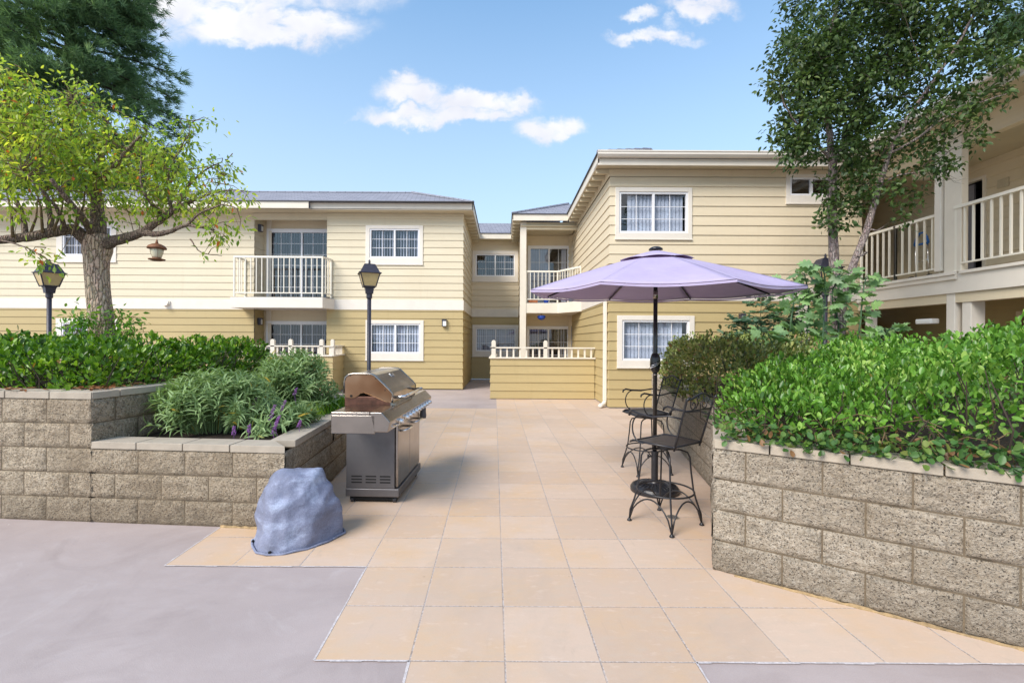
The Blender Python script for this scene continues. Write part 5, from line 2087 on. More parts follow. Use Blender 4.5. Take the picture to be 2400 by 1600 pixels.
# ================================================================== lamp posts
def lamp_post(label, x, y, h=2.92, rz=0.0):
    t = thing('lamp_post', label, 'lamp post', (x, y, 0), rz, group='black lantern lamp posts in the courtyard')
    K = M['lamp_metal']
    B = lambda mb, n, m=K, par=t, **k: mb.build(n, m, par, world=False, **k)
    z = h
    mb = MB(); mb.lathe([(.075, 0), (.075, .25), (.05, .30), (.034, .34), (.034, z - .66)], 18)
    B(mb, 'pole', smooth=True)
    mb = MB(); mb.lathe([(.036, z - .68), (.050, z - .665), (.050, z - .59), (.042, z - .585)], 18)
    mb.lathe([(.085, z - .59), (.10, z - .50), (.112, z - .495), (.112, z - .475), (.10, z - .47)], 4, rot=R(45))
    B(mb, 'collar')
    # glass body: square tapering
    s0, s1_ = .105, .175
    zb, zt = z - .47, z - .245
    mb = MB(); mb.lathe([(s0 * 1.30, zb), (s1_ * 1.30, zt)], 4, rot=R(45))
    B(mb, 'glass', M['lamp_glass'])
    mb = MB()
    for k in range(4):
        a = R(45 + 90 * k)
        mb.tube([(math.cos(a) * s0 * 1.32, math.sin(a) * s0 * 1.32, zb - .01), (math.cos(a) * s1_ * 1.32, math.sin(a) * s1_ * 1.32, zt + .01)], .010, 6)
    for (r, zz) in ((s0 * 1.34, zb), (s1_ * 1.34, zt)):
        for k in range(4):
            a, b = R(45 + 90 * k), R(135 + 90 * k)
            mb.tube([(math.cos(a) * r, math.sin(a) * r, zz), (math.cos(b) * r, math.sin(b) * r, zz)], .009, 6)
    B(mb, 'glass_frame')
    mb = MB()
    mb.lathe([(.268, z - .245), (.258, z - .235), (.222, z - .225), (.20, z - .19), (.125, z - .085), (.10, z - .082), (.02, z - .07)], 4, rot=R(45))
    B(mb, 'hood')
    mb = MB(); mb.lathe([(.012, z - .08), (.022, z - .06), (.012, z - .045), (.026, z - .03), (.010, z - .018), (.014, z - .008), (.003, z)], 10)
    B(mb, 'finial', smooth=True)
    return t


a = P(865.5, 700, 8.0); lamp_post('black lantern lamp post rising behind the gas grill', a.x, 8.0, rz=R(22))
a = P(115.5, 700, 8.0); lamp_post('black lantern lamp post left of the plated tree trunk, behind the hedge', a.x, 8.0, 2.90, rz=R(60))
a = P(1934, 700, 7.3); lamp_post('black lantern lamp post half hidden by the fig leaves and tree trunk', a.x, 7.3, 2.93, rz=R(-5))

# ================================================================== bench behind the planter
bn = thing('patio_bench', 'low dark metal bench with grey seat partly hidden behind sage and grill', 'bench', (-3.2, 8.9, 0))
mb = MB()
mb.box(-3.9, -2.62, 8.72, 9.1, .40, .45)
mb.build('seat', M['grey_plastic'], bn, bevel=.01)
for x in (-3.78, -3.2, -2.74):
    mb = MB()
    mb.box(x - .025, x + .025, 8.74, 9.08, .05, .40)
    mb.box(x - .03, x + .03, 8.70, 9.12, 0, .05)
    mb.build('leg', M['pole_black'], bn)

# ================================================================== bird feeder
bf = P(367.5, 590, 5.55)
t = thing('bird_feeder', 'rusty metal and glass bird feeder hanging from the right limb of the tree', 'bird feeder', (bf.x, bf.y, bf.z - .11))
B = lambda mb, n, m, par=t, **k: mb.build(n, m, par, world=False, **k)
mb = MB(); mb.lathe([(.098, .145), (.102, .155), (.085, .18), (.05, .20), (.02, .21), (.012, .215)], 28)
B(mb, 'roof', M['rust_metal'], smooth=True)
mb = MB(); mb.lathe([(.008, .21), (.018, .222), (.008, .235), (.012, .245), (.004, .258)], 12)
B(mb, 'finial', M['rust_metal'], smooth=True)
mb = MB(); mb.lathe([(.040, .035), (.050, .05), (.062, .10), (.067, .145)], 24)
B(mb, 'glass_jar', M['feeder_glass'], smooth=True)
mb = MB()
for k in range(4):
    a = R(45 + 90 * k)
    mb.tube([(math.cos(a) * .042, math.sin(a) * .042, .03), (math.cos(a) * .064, math.sin(a) * .064, .10), (math.cos(a) * .069, math.sin(a) * .069, .15)], .0018, 5)
mb.lathe([(.069, .138), (.069, .146)], 20)
B(mb, 'wire_cage', M['rust_metal'])
mb = MB(); mb.lathe([(.045, .0), (.085, .012), (.088, .022), (.045, .03), (.035, .04)], 28)
B(mb, 'tray', M['rust_metal'], smooth=True)
mb = MB(); mb.tube([(0, 0, .255), (0.0, .03, .42)], .0018, 5)
B(mb, 'hanging_wire', M['rust_metal'])

# ================================================================== small things on the balconies
def pot(label, x, y, z, r, h, m, nm='flower_pot'):
    t = thing(nm, label, 'flower pot', (x, y, z))
    mb = MB(); mb.lathe([(r * .7, 0), (r, h * .85), (r * 1.1, h * .86), (r * 1.1, h), (r * .95, h), (r * .9, h * .8)], 18)
    mb.build('pot', M[m], t, world=False)
    mb = MB(); mb.lathe([(.001, h * .8), (r * .92, h * .82)], 18)
    mb.build('potting_soil', M['soil'], t, world=False)
    return t


t = thing('planter_box', 'orange terracotta planter box on the corner balcony floor', 'planter box', (.95, MY + .2, 2.785))
mb = MB()
mb.box(-.13, .18, -.06, .10, 0.01, .10); mb.box(-.15, .20, -.08, .12, .10, .125)
mb.build('box', M['terracotta'], t, world=False, bevel=.005)
pot('small dark blue glazed pot on the corner balcony floor', 1.42, MY + .22, 2.785, .09, .11, 'blue_glaze')
pot('teal pot near the wall end of the corner balcony', 2.18, MY - .30, 2.785, .09, .13, 'teal_glaze')
bl = P(1269, 744, 15.4)
t = thing('hanging_bowl', 'blue bowl hanging below the corner balcony ceiling', 'hanging bowl', (bl.x, 15.4, bl.z - .08))
mb = MB(); mb.lathe([(.03, 0), (.10, .03), (.14, .09), (.13, .14), (.04, .16)], 20)
mb.build('bowl', M['blue_glaze'], t, world=False, smooth=True)
mb = MB(); mb.tube([(0, 0, .15), (0, 0, 2.44 - (bl.z - .08))], .004, 5)
mb.build('hook', M['black_metal'], t, world=False)
# hand truck on the right gallery
t = thing('hand_truck', 'upright hand truck with blue triangular grip behind the right gallery railing', 'hand truck', (8.72, 9.62, 2.785), R(90))
B = lambda mb, n, m, par=t, **k: mb.build(n, m, par, world=False, **k)
mb = MB()
for s in (-1, 1):
    mb.tube([(s * .15, 0, .08), (s * .14, .02, .80)], .013, 8)
mb.tube([(-.15, 0, .12), (.15, 0, .12)], .012, 8)
mb.tube([(-.145, .01, .45), (.145, .01, .45)], .010, 8)
B(mb, 'frame', M['chrome'], smooth=True)
mb = MB()
mb.tube([(-.16, .02, .80), (.16, .02, .80)], .022, 8)
mb.tube([(-.16, .02, .80), (-.12, .02, .93), (-.05, .02, 1.03), (.05, .02, 1.03), (.12, .02, .93), (.16, .02, .80)], .022, 8)
B(mb, 'grip', M['blue_plastic'], smooth=True)
mb = MB(); mb.box(-.2, .2, -.22, 0, .01, .03)
B(mb, 'toe_plate', M['stainless_dull'])
for s in (-1, 1):
    mb = MB(); mb.tube([(s * .19, .04, .075), (s * .23, .04, .075)], .075, 18)
    B(mb, 'wheel', M['tread_dark'])

# ================================================================== vegetation
def norm(a):
    return a / np.maximum(np.linalg.norm(a, axis=-1, keepdims=True), 1e-9)


def rnd(n, s=1.0):
    return rng.normal(0, s, (n, 3))


T_OVAL = (np.array([(0, 0, 0), (.28, .34, .06), (.62, .46, .05), (.88, .27, .0), (1, 0, -.06), (.88, -.27, .0), (.62, -.46, .05), (.28, -.34, .06), (.55, 0, -.05)]),
          [(0, 1, 8), (1, 2, 8), (2, 3, 8), (3, 4, 8), (4, 5, 8), (5, 6, 8), (6, 7, 8), (7, 0, 8)])
T_POINT = (np.array([(0, 0, 0), (.3, .42, .05), (.62, .36, .0), (1, 0, -.16), (.62, -.36, .0), (.3, -.42, .05), (.5, 0, -.06)]),
           [(0, 1, 6), (1, 2, 6), (2, 3, 6), (3, 4, 6), (4, 5, 6), (5, 0, 6)])
T_SMALL = (np.array([(0, 0, 0), (.5, .42, .04), (1, 0, -.08), (.5, -.42, .04)]), [(0, 1, 2), (0, 2, 3)])
T_LANCE = (np.array([(0, 0, 0), (.25, .5, .03), (.60, .38, -.04), (1, 0, -.32), (.60, -.38, -.04), (.25, -.5, .03), (.28, 0, -.02), (.62, 0, -.10)]),
           [(0, 1, 6), (1, 2, 7), (1, 7, 6), (2, 3, 7), (3, 4, 7), (4, 5, 7), (5, 6, 7), (5, 0, 6)])
T_NEEDLE = (np.array([(0, .5, 0), (0, -.5, 0), (1, 0, -.03)]), [(0, 1, 2)])
# palmate fig leaf
_f = [(0, 0, 0), (-.06, .22, .02), (.12, .50, .02), (.22, .30, .0), (.40, .62, -.02), (.52, .26, .0), (.74, .34, -.03), (.72, .14, -.01), (1.0, 0, -.10)]
_f2 = _f + [(x, -y, z) for x, y, z in reversed(_f[1:-1])] + [(.35, 0, .03)]
_n = len(_f2) - 1
T_FIG = (np.array(_f2), [(i, (i + 1) % _n, _n) for i in range(_n)])


def leaves(name, pos, d, nr, L, W, tpl, m, parent=None, world=True):
    pts, tris = tpl
    n = len(pos)
    d = norm(d)
    side = norm(np.cross(d, nr))
    up = np.cross(side, d)
    L = np.broadcast_to(np.asarray(L, float), (n,)); W = np.broadcast_to(np.asarray(W, float), (n,))
    V = (pos[:, None, :] + pts[None, :, 0:1] * (L[:, None, None] * d[:, None, :]) + pts[None, :, 1:2] * (W[:, None, None] * side[:, None, :])
         + pts[None, :, 2:3] * (L[:, None, None] * up[:, None, :]))
    k = len(pts)
    F = (np.array(tris)[None, :, :] + (np.arange(n) * k)[:, None, None]).reshape(-1, 3)
    return npmesh(name, V.reshape(-1, 3), F, m, parent, world)


def inpoly(x, y, ring):
    c = np.zeros(len(x), bool)
    n = len(ring)
    j = n - 1
    for i in range(n):
        xi, yi = ring[i]; xj, yj = ring[j]
        t = ((yi > y) != (yj > y)) & (x < (xj - xi) * (y - yi) / (yj - yi + 1e-12) + xi)
        c ^= t
        j = i
    return c


def polyd(x, y, ring):
    """distance to the outline and outward direction"""
    best = np.full(len(x), 1e9)
    ox = np.zeros(len(x)); oy = np.zeros(len(x))
    n = len(ring)
    for i in range(n):
        ax, ay = ring[i]; bx, by = ring[(i + 1) % n]
        ex, ey = bx - ax, by - ay
        t = np.clip(((x - ax) * ex + (y - ay) * ey) / (ex * ex + ey * ey), 0, 1)
        qx, qy = ax + t * ex, ay + t * ey
        dd = np.hypot(x - qx, y - qy)
        m = dd < best
        best = np.where(m, dd, best)
        ox = np.where(m, qx - x, ox); oy = np.where(m, qy - y, oy)
    l = np.maximum(np.hypot(ox, oy), 1e-6)
    return best, ox / l, oy / l


def vnoise(x, y, z, s, seed=0.0):
    return np.array([mnoise.noise(Vector((a * s + seed, b * s, c * s))) for a, b, c in zip(x, y, z)])


def hedge(root, ring, z0, hf, n, leafL, leafW, m, rnd_edge=.16, core='twig_dark', visible=None, low=None, lowfrac=0.0, droop=0.0, name='foliage', bump=.10, depth=.10, nstem=280):
    """clipped shrub mass: leaves spread through the shell of a volume over the outline `ring`, top height hf(x,y)"""
    xs = [p[0] for p in ring]; ys = [p[1] for p in ring]
    acc = []
    tot = 0
    while tot < n:
        k = n * 2
        x = rng.uniform(min(xs), max(xs), k); y = rng.uniform(min(ys), max(ys), k)
        z = rng.uniform(0, 1, k)
        ok = inpoly(x, y, ring)
        x, y, z = x[ok], y[ok], z[ok]
        d, ox, oy = polyd(x, y, ring)
        H = hf(x, y)
        zz = z0 + (H - z0) * z
        # distance to the rounded shell
        dt = H - zz
        a = np.maximum(rnd_edge * 1.6 - d, 0); b = np.maximum(rnd_edge * 1.6 - dt, 0)
        cnr = rnd_edge * 1.6 - np.hypot(a, b)
        shell = np.where((a > 0) & (b > 0), cnr, np.minimum(d, dt))
        keep = (shell > 0) & (rng.uniform(0, 1, len(x)) < np.exp(-shell / depth))
        x, y, zz, d, dt, ox, oy = [q[keep] for q in (x, y, zz, d, dt, ox, oy)]
        if visible is not None:
            q = visible(x, y, zz)
            x, y, zz, d, dt, ox, oy = [v[q] for v in (x, y, zz, d, dt, ox, oy)]
        w = np.exp(-d / .12)[:, None]
        v = np.exp(-dt / .12)[:, None]
        nr = np.stack([ox, oy, np.zeros(len(ox))], 1) * w + np.array([0, 0, 1.0]) * v + 1e-3
        acc.append((np.stack([x, y, zz], 1), norm(nr)))
        tot += len(x)
    p = np.concatenate([a[0] for a in acc])[:n]
    nr = np.concatenate([a[1] for a in acc])[:n]
    nz = vnoise(p[:, 0], p[:, 1], p[:, 2], 3.2, 5.0)
    nz2 = vnoise(p[:, 0], p[:, 1], p[:, 2], 8.0, 15.0)
    p = p + nr * (nz * bump + nz2 * bump * .5)[:, None]
    # sprigs poking out
    sp = rng.uniform(0, 1, len(p)) < .05
    p[sp] += nr[sp] * rng.uniform(.01, .07, sp.sum())[:, None]
    d = norm(nr * .75 + np.array([0, 0, .55 - droop]) + rnd(len(p), .55))
    ln = norm(nr * .9 + np.array([0, 0, .6]) + rnd(len(p), .45))
    gap = vnoise(p[:, 0], p[:, 1], p[:, 2], 6.0, 31.0) + .5 * vnoise(p[:, 0], p[:, 1], p[:, 2], 14.0, 41.0)
    kk = gap > -.26
    p, d, ln = p[kk], d[kk], ln[kk]
    L = leafL * rng.uniform(.45, 1.25, len(p))
    if low is None:
        leaves(name, p, d, ln, L, L * leafW, T_OVAL, m, root)
    else:
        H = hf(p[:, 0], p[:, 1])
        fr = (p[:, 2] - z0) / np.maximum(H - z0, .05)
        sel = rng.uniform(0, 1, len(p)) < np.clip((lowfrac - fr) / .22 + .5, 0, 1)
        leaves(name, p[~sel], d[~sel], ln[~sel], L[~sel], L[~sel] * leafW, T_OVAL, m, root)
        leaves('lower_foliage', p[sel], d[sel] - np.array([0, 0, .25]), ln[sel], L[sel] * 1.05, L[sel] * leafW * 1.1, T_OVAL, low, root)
    # twiggy stems inside
    mb = MB()
    cnt = 0
    tries = 0
    while cnt < nstem and tries < 9000:
        tries += 1
        x = random.uniform(min(xs), max(xs)); y = random.uniform(min(ys), max(ys))
        xa, ya = np.array([x]), np.array([y])
        if not inpoly(xa, ya, ring)[0]:
            continue
        dd, ox, oy = polyd(xa, ya, ring)
        if dd[0] > .55:
            continue
        H = hf(xa, ya)[0]
        q0 = Vector((x, y, z0 - .02))
        q1 = Vector((x + ox[0] * random.uniform(-.05, .22), y + oy[0] * random.uniform(-.05, .22), z0 + (H - z0) * random.uniform(.5, .92)))
        mid = (q0 + q1) / 2 + Vector((random.uniform(-.08, .08), random.uniform(-.08, .08), 0))
        mb.tube([q0, mid, q1], [.007, .005, .003], 4)
        cnt += 1
    mb.build('stems', M[core], root)
    return p


def core(root, ring, z0, hf, inset, m='twig_dark', drop=.16):
    """dense inner branches seen as darkness between the leaves"""
    cx = sum(p[0] for p in ring) / len(ring); cy = sum(p[1] for p in ring) / len(ring)


# ---- left hedge -----------------------------------------------------
z5 = 5 * BH + .03
lh_ring = [(-7.2, 4.30), (UC.x - .14, UC.y + .20), (U1.x - .16, U1.y + .05), (-3.17, 5.9), (-3.14, 6.55), (-3.6, 6.8), (-4.3, 6.2), (-7.2, 6.1)]
lh_ring[0] = (LFT.x, LFT.y + .2)


def lh_h(x, y):
    return 1.47 - .02 * np.clip((x + 4.6) / 1.5, 0, 1) - .04 * np.clip((y - 5.2), 0, 1.4) + .03 * np.sin(x * 3.1 + y) + .025 * np.sin(y * 4.3)


hd = thing('hedge', 'clipped glossy green hedge in the upper left planter around the tree trunk', 'hedge', (-4.5, 5.0, z5))
hedge(hd, lh_ring, z5 + .0, lh_h, 24000, .058, .62, M['hedge_leaf'], visible=lambda x, y, z: (x > -5.9) | (rng.uniform(0, 1, len(x)) < .5), depth=.13, bump=.14)
rng_ = rng
# litter along the cap
pp = []
for i in range(260):
    t_ = random.random()
    q = LFT.lerp(UC, .35 + .65 * t_) if random.random() < .55 else (UC.lerp(U1, t_) if random.random() < .4 else U1.lerp(U2, t_))
    n_ = Vector((-(UC - LFT).y, (UC - LFT).x)).normalized() if q.y < UC.y + .02 else Vector((-1, .1))
    q = q + n_ * random.uniform(.10, .30)
    pp.append((q.x, q.y, z5 + .04 + random.uniform(0, .02)))
pp = np.array(pp)
lt = leaves('leaf_litter', pp, rnd(len(pp)) * [1, 1, .15], np.array([0, 0, 1.0]) + rnd(len(pp), .25), .05, .028, T_POINT, M['litter'], None)
tag(lt, 'dry brown fallen leaves lying under the left hedge edge', 'fallen leaves', kind='stuff')

# ---- right hedge ----------------------------------------------------
z4 = 4 * BH + .04
nrm_r = Vector((-dr.y, dr.x))
if nrm_r.y < 0: nrm_r = -nrm_r
c0 = RC + nrm_r * .10 + dr * .05
c1 = RE + nrm_r * .10
rh_ring = [(c0.x, c0.y), (c1.x, c1.y), (6.2, c1.y), (6.6, 5.6), (4.4, 6.2), (3.5, 5.4), (2.75, 4.55), (2.05, 4.25), (c0.x + .10, c0.y + .35)]


def rh_h(x, y):
    dist = (x - RC.x) * nrm_r.x + (y - RC.y) * nrm_r.y
    rr = np.hypot(x - RC.x, y - RC.y)
    h = 1.08 + .23 * np.clip(rr / 1.1, 0, 1) + .13 * np.clip((rr - 1.1) / 1.0, 0, 1) + .05 * np.sin(x * 2.7 + 1) * np.cos(y * 2.1)
    h += .22 * np.clip((x / np.maximum(y, .5) - .92) / .22, 0, 1)
    return h + .03 * np.sin(x * 7 + y * 5)


def rvis(x, y, z):
    return (x / np.maximum(y, .5) < 1.30) & (x / np.maximum(y, .5) > .40) & ((z > z4 + .17) | (rng.uniform(0, 1, len(x)) < .62))


rh = thing('hedge', 'bright green broad leaved hedge spilling over the right foreground planter wall', 'hedge', (3.0, 4.0, z4))
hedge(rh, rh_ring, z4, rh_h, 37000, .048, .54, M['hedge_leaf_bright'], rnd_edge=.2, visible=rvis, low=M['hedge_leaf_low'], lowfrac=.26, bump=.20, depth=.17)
# leaves hanging over the cap
n = 620
t_ = rng.uniform(0.0, 1.0, n)
q = np.array([[*(RC + dr * (1.75 * a)), 0] for a in t_])
off = rng.uniform(-.045, .14, n)
q[:, 0] += nrm_r.x * off; q[:, 1] += nrm_r.y * off
q[:, 2] = z4 + rng.uniform(-.01, .13, n) + .02
leaves('trailing_leaves', q, np.array([-nrm_r.x, -nrm_r.y, -.35]) + rnd(n, .6), np.array([0, 0, 1.0]) + rnd(n, .4), rng.uniform(.035, .065, n), .036, T_OVAL, M['hedge_leaf_low'], rh)
mb = MB()
for i in range(70):
    a = RC + dr * random.uniform(0.1, 1.8) + nrm_r * random.uniform(.12, .4)
    p0 = Vector((a.x, a.y, z4 + random.uniform(.02, .2)))
    p1 = p0 + Vector((-nrm_r.x * random.uniform(.05, .22) + dr.x * random.uniform(-.15, .15), -nrm_r.y * random.uniform(.05, .22) + dr.y * random.uniform(-.15, .15), random.uniform(-.04, .06)))
    mb.tube([p0, (p0 + p1) / 2 + Vector((0, 0, .03)), p1], [.004, .0035, .002], 4)
mb.build('bare_twigs', M['twig'], rh)

# ---- bronze shrub behind the chairs ----------------------------------
br_ring = [(2.16, 4.95), (2.75, 4.75), (3.55, 5.1), (4.1, 6.2), (4.0, 7.6), (2.75, 7.75), (2.30, 6.6), (2.08, 5.7)]
bs_ = thing('shrub', 'bronze green small leaved shrub behind the two bar stools', 'shrub', (3.1, 6.0, z4))


def br_h(x, y):
    return 1.55 + .05 * np.sin(x * 4 + y * 2) - .05 * np.clip((5.4 - y), 0, 1) + .03 * np.sin(y * 9)


br_ring2 = br_ring
hedge(bs_, br_ring2, z4 - .02, br_h, 18000, .050, .62, M['bronze_leaf'], nstem=60, rnd_edge=.22, bump=.15, depth=.14)


# ---- lance leaved sage ------------------------------------------------
def sage(label, cx, cy, rx, ry, z0, h, nst, flowers=()):
    t = thing('sage_plant', label, 'shrub', (cx, cy, z0), group='grey green sage bushes in the low planter')
    pos, dd, nn, LL = [], [], [], []
    mb = MB()
    for i in range(nst):
        a = random.uniform(0, 2 * math.pi)
        rr = random.random() ** .5
        tipx, tipy = cx + math.cos(a) * rr * rx, cy + math.sin(a) * rr * ry
        hz = h * (math.sqrt(max(0, 1 - rr ** 2.6)) * random.uniform(.80, 1.06) + .10)
        p0 = Vector((cx + math.cos(a) * rr * rx * .45, cy + math.sin(a) * rr * ry * .45, z0))
        p2 = Vector((tipx, tipy, z0 + hz))
        p1 = Vector((cx + (tipx - cx) * .70, cy + (tipy - cy) * .70, z0 + hz * .72))
        pts = []
        for k in range(7):
            f = k / 6
            pts.append(p0 * (1 - f) ** 2 + p1 * 2 * f * (1 - f) + p2 * f * f)
        mb.tube(pts, [.0035, .0032, .003, .0027, .0024, .002, .0016], 4, cap=False)
        nl = random.randint(7, 9)
        for k in range(nl):
            f = .32 + .68 * (k / (nl - 1))
            idx = min(5, int(f * 6)); g = f * 6 - idx
            p = pts[idx].lerp(pts[idx + 1], g)
            tg = (pts[idx + 1] - pts[idx]).normalized()
            az = k * math.pi / 2 + i
            o = tg.orthogonal().normalized()
            o = (Matrix.Rotation(az, 3, tg) @ o)
            sz = (.055 + .085 * math.sin(math.pi * min(1, (1 - f) * .9 + .22))) * random.uniform(.8, 1.15)
            for s in (1, -1):
                dv = o * s * 1.0 + tg * (.5 + .9 * (f - .5)) + Vector((random.uniform(-.2, .2), random.uniform(-.2, .2), .10))
                pos.append(p); dd.append(dv); nn.append(tg + Vector((0, 0, .5))); LL.append(sz)
        # terminal tuft
        for k in range(4):
            o = Matrix.Rotation(k * math.pi / 2 + i, 3, 'Z') @ Vector((1, 0, 0))
            pos.append(p2); dd.append(o * .5 + Vector((0, 0, .9))); nn.append(Vector((0, 0, 1)) - o * .5); LL.append(random.uniform(.03, .055))
    mb.build('stems', M['sage_leaf'], t)
    pos = np.array(pos); dd = np.array(dd); nn = np.array(nn); LL = np.array(LL)
    leaves('foliage', pos, dd, nn, LL * .9, LL * .155, T_LANCE, M['sage_leaf'], t)
    for (px, py, y, hh, lean) in flowers:
        m2 = MB()
        b = P(px, py, y)
        for k in range(14):
            f = k / 13
            c = b + Vector((lean * f * hh, 0, f * hh))
            for j in range(4):
                a = random.uniform(0, 6.28)
                r = .013 * (1 - .55 * f)
                q = c + Vector((math.cos(a) * r, math.sin(a) * r, random.uniform(-.003, .003)))
                m2.tube([q, q + Vector((math.cos(a) * .007, math.sin(a) * .007, .004))], [.0045, .002], 5)
        m2.tube([b - Vector((-lean * .1, 0, .16)), b, b + Vector((lean * hh, 0, hh))], [.0022, .002, .001], 4)
        m2.build('flower_spike', M['sage_flower'], t)
    return t


z3 = 3 * BH + .03
sage('big grey green sage bush in the low planter nearer the front corner', -2.78, 4.46, .62, .42, z3, .50, 250)
sage('taller grey green sage bush further back in the low planter beside the grill', -2.50, 5.50, .52, .48, z3, .66, 260)
sage('purple flowering sage low beside the angled planter cap', -2.16, 4.55, .28, .45, z3, .20, 60,
     flowers=[(548, 1018, 4.05, .07, .05), (583, 1014, 4.05, .07, .06), (640, 1016, 4.12, .14, .30), (632, 985, 4.25, .14, .35), (655, 968, 4.4, .12, .5), (590, 962, 4.4, .12, .35), (600, 955, 4.5, .10, .2), (574, 965, 4.4, .05, -.2), (690, 925, 5.0, .07, .3), (700, 1000, 4.3, .06, .3), (645, 1000, 4.2, .10, .4)])
lgrass = []
n = 900
q = np.stack([rng.uniform(-2.5, -2.0, n), rng.uniform(4.9, 6.3, n), np.full(n, z3)], 1)
g_ = thing('ground_cover', 'strappy low green leaves along the inner planter edge beside the grill', 'ground cover', (-2.2, 5.6, z3))
leaves('blades', q, np.array([0, 0, .8]) + rnd(n, .6), np.array([1.0, 0, .2]) + rnd(n, .3), rng.uniform(.10, .24, n), .012, T_LANCE, M['sprout_leaf'], g_)


# ---- trees -------------------------------------------------------------
def limb(mb, pts, r0, r1, seg=10, wob=.0, sub=6):
    """smoothed tapering limb through pts; returns sampled points"""
    pts = [Vector(p) for p in pts]
    out = []
    n = len(pts)
    for i in range(n - 1):
        p0 = pts[max(i - 1, 0)]; p1 = pts[i]; p2 = pts[i + 1]; p3 = pts[min(i + 2, n - 1)]
        for k in range(sub):
            t_ = k / sub
            q = 0.5 * ((2 * p1) + (-p0 + p2) * t_ + (2 * p0 - 5 * p1 + 4 * p2 - p3) * t_ ** 2 + (-p0 + 3 * p1 - 3 * p2 + p3) * t_ ** 3)
            if wob:
                q = q + Vector((random.uniform(-wob, wob), random.uniform(-wob, wob), random.uniform(-wob, wob)))
            out.append(q)
    out.append(pts[-1])
    m_ = len(out)
    rs = [r0 + (r1 - r0) * (i / (m_ - 1)) ** .8 for i in range(m_)]
    mb.tube(out, rs, seg)
    return out


def rough_trunk(mb, path, radii, seg=40, rings=70, amp=.02, fs=9):
    """trunk with lumpy displaced surface"""
    path = [Vector(p) for p in path]
    base = len(mb.v)
    n = len(path)
    for j in range(rings + 1):
        f = j / rings * (n - 1)
        i = min(int(f), n - 2)
        g = f - i
        c = path[i].lerp(path[i + 1], g)
        g2 = g * g * (3 - 2 * g)
        r = radii[i] + (radii[i + 1] - radii[i]) * g2
        for k in range(seg):
            th = 2 * math.pi * k / seg
            d = Vector((math.cos(th), math.sin(th), 0))
            p = c + d * r
            nn = mnoise.noise(Vector((p.x * fs, p.y * fs, p.z * 2.2))) * .8 + (1 - abs(mnoise.noise(Vector((p.x * fs * 2.6, p.y * fs * 2.6, p.z * 5.5)))) * 2) * .35
            p = c + d * (r + nn * amp)
            mb.v.append(tuple(p))
    for j in range(rings):
        for k in range(seg):
            k2 = (k + 1) % seg
            mb.f.append((base + j * seg + k, base + j * seg + k2, base + (j + 1) * seg + k2, base + (j + 1) * seg + k))


def crown(root, blobs, anchors, n_leaf, leafL, leafW, tpl, m, twig_m, per=14, spread=.10, droop=.5, name='crown', twr=.006, upbias=0.3, top=None):
    """blobs: (Vector centre, rx, ry, rz, weight). Twigs run from the nearest anchor to cluster points; leaves around them."""
    wt = np.array([b[4] * b[1] * b[3] for b in blobs]); wt = wt / wt.sum()
    nc = max(1, n_leaf // per)
    cl = []
    for i in range(nc):
        b = blobs[rng.choice(len(blobs), p=wt)]
        v = rng.normal(0, 1, 3); v /= np.linalg.norm(v)
        r = rng.uniform(.15, 1.0) ** .45
        c = np.array(b[0]) + v * r * np.array([b[1], b[2], b[3]])
        cl.append(c)
    cl = np.array(cl)
    A = np.array([tuple(a) for a in anchors])
    mb = MB()
    # bundle clusters into sprays to keep the branching believable
    order = rng.permutation(len(cl))
    hubs = []
    for i, k in enumerate(order):
        c = cl[k]
        if i % 3 == 0 or not hubs:
            d = np.linalg.norm(A - c, axis=1)
            a = A[d.argmin()]
            src = Vector(a)
        else:
            H = np.array(hubs[-160:])
            d = np.linalg.norm(H - c, axis=1)
            src = Vector(H[d.argmin()])
        e = Vector(c)
        if (e - src).length > .02:
            mid = (src + e) / 2 + Vector((random.uniform(-.06, .06), random.uniform(-.06, .06), .05 * (e - src).length + random.uniform(-.03, .05)))
            L_ = (e - src).length
            mb.tube([src, mid, e], [twr * (1 + .9 * min(L_, 1.2)), twr * .8, twr * .4], 4, cap=False)
        hubs.append(tuple((src + e) / 2))
        hubs.append(tuple(e))
    mb.build('twigs', twig_m, root)
    ci = rng.integers(0, len(cl), n_leaf)
    off = rnd(n_leaf, spread)
    p = cl[ci] + off
    d = norm(off / spread * .5 + np.array([0, 0, -droop]) + rnd(n_leaf, .45))
    nr = norm(np.array([0, -.25, 1.0]) * (.4 + upbias) + rnd(n_leaf, .5))
    L = leafL * rng.uniform(.65, 1.2, n_leaf)
    return leaves(name, p, d, nr, L, L * leafW, tpl, m, root)


# left tree (thick plated trunk, yellow green leaves)
TD = 5.8
tb = P(240, 776, TD)
lt_ = thing('tree', 'thick trunked tree with yellow green drooping leaves in the upper left planter', 'tree', (tb.x, TD, z5))
mb = MB()
tpx = [(250, 905, .160), (243, 800, .135), (237, 740, .122), (230, 680, .122), (226, 640, .122), (226, 610, .130), (228, 585, .150), (230, 565, .150), (231, 550, .12)]
rough_trunk(mb, [P(x, y, TD) for x, y, r in tpx], [r for *_, r in tpx], amp=.016)
mb.build('trunk', M['bark_plated'], lt_, smooth=True)
anch = []
mb = MB()


def L3(lst, r0, r1, seg=10, wob=.006):
    pts = [P(x, y, d) for x, y, d in lst]
    o = limb(mb, pts, r0, r1, seg, wob)
    anch.extend(o[len(o) // 4:])
    return o


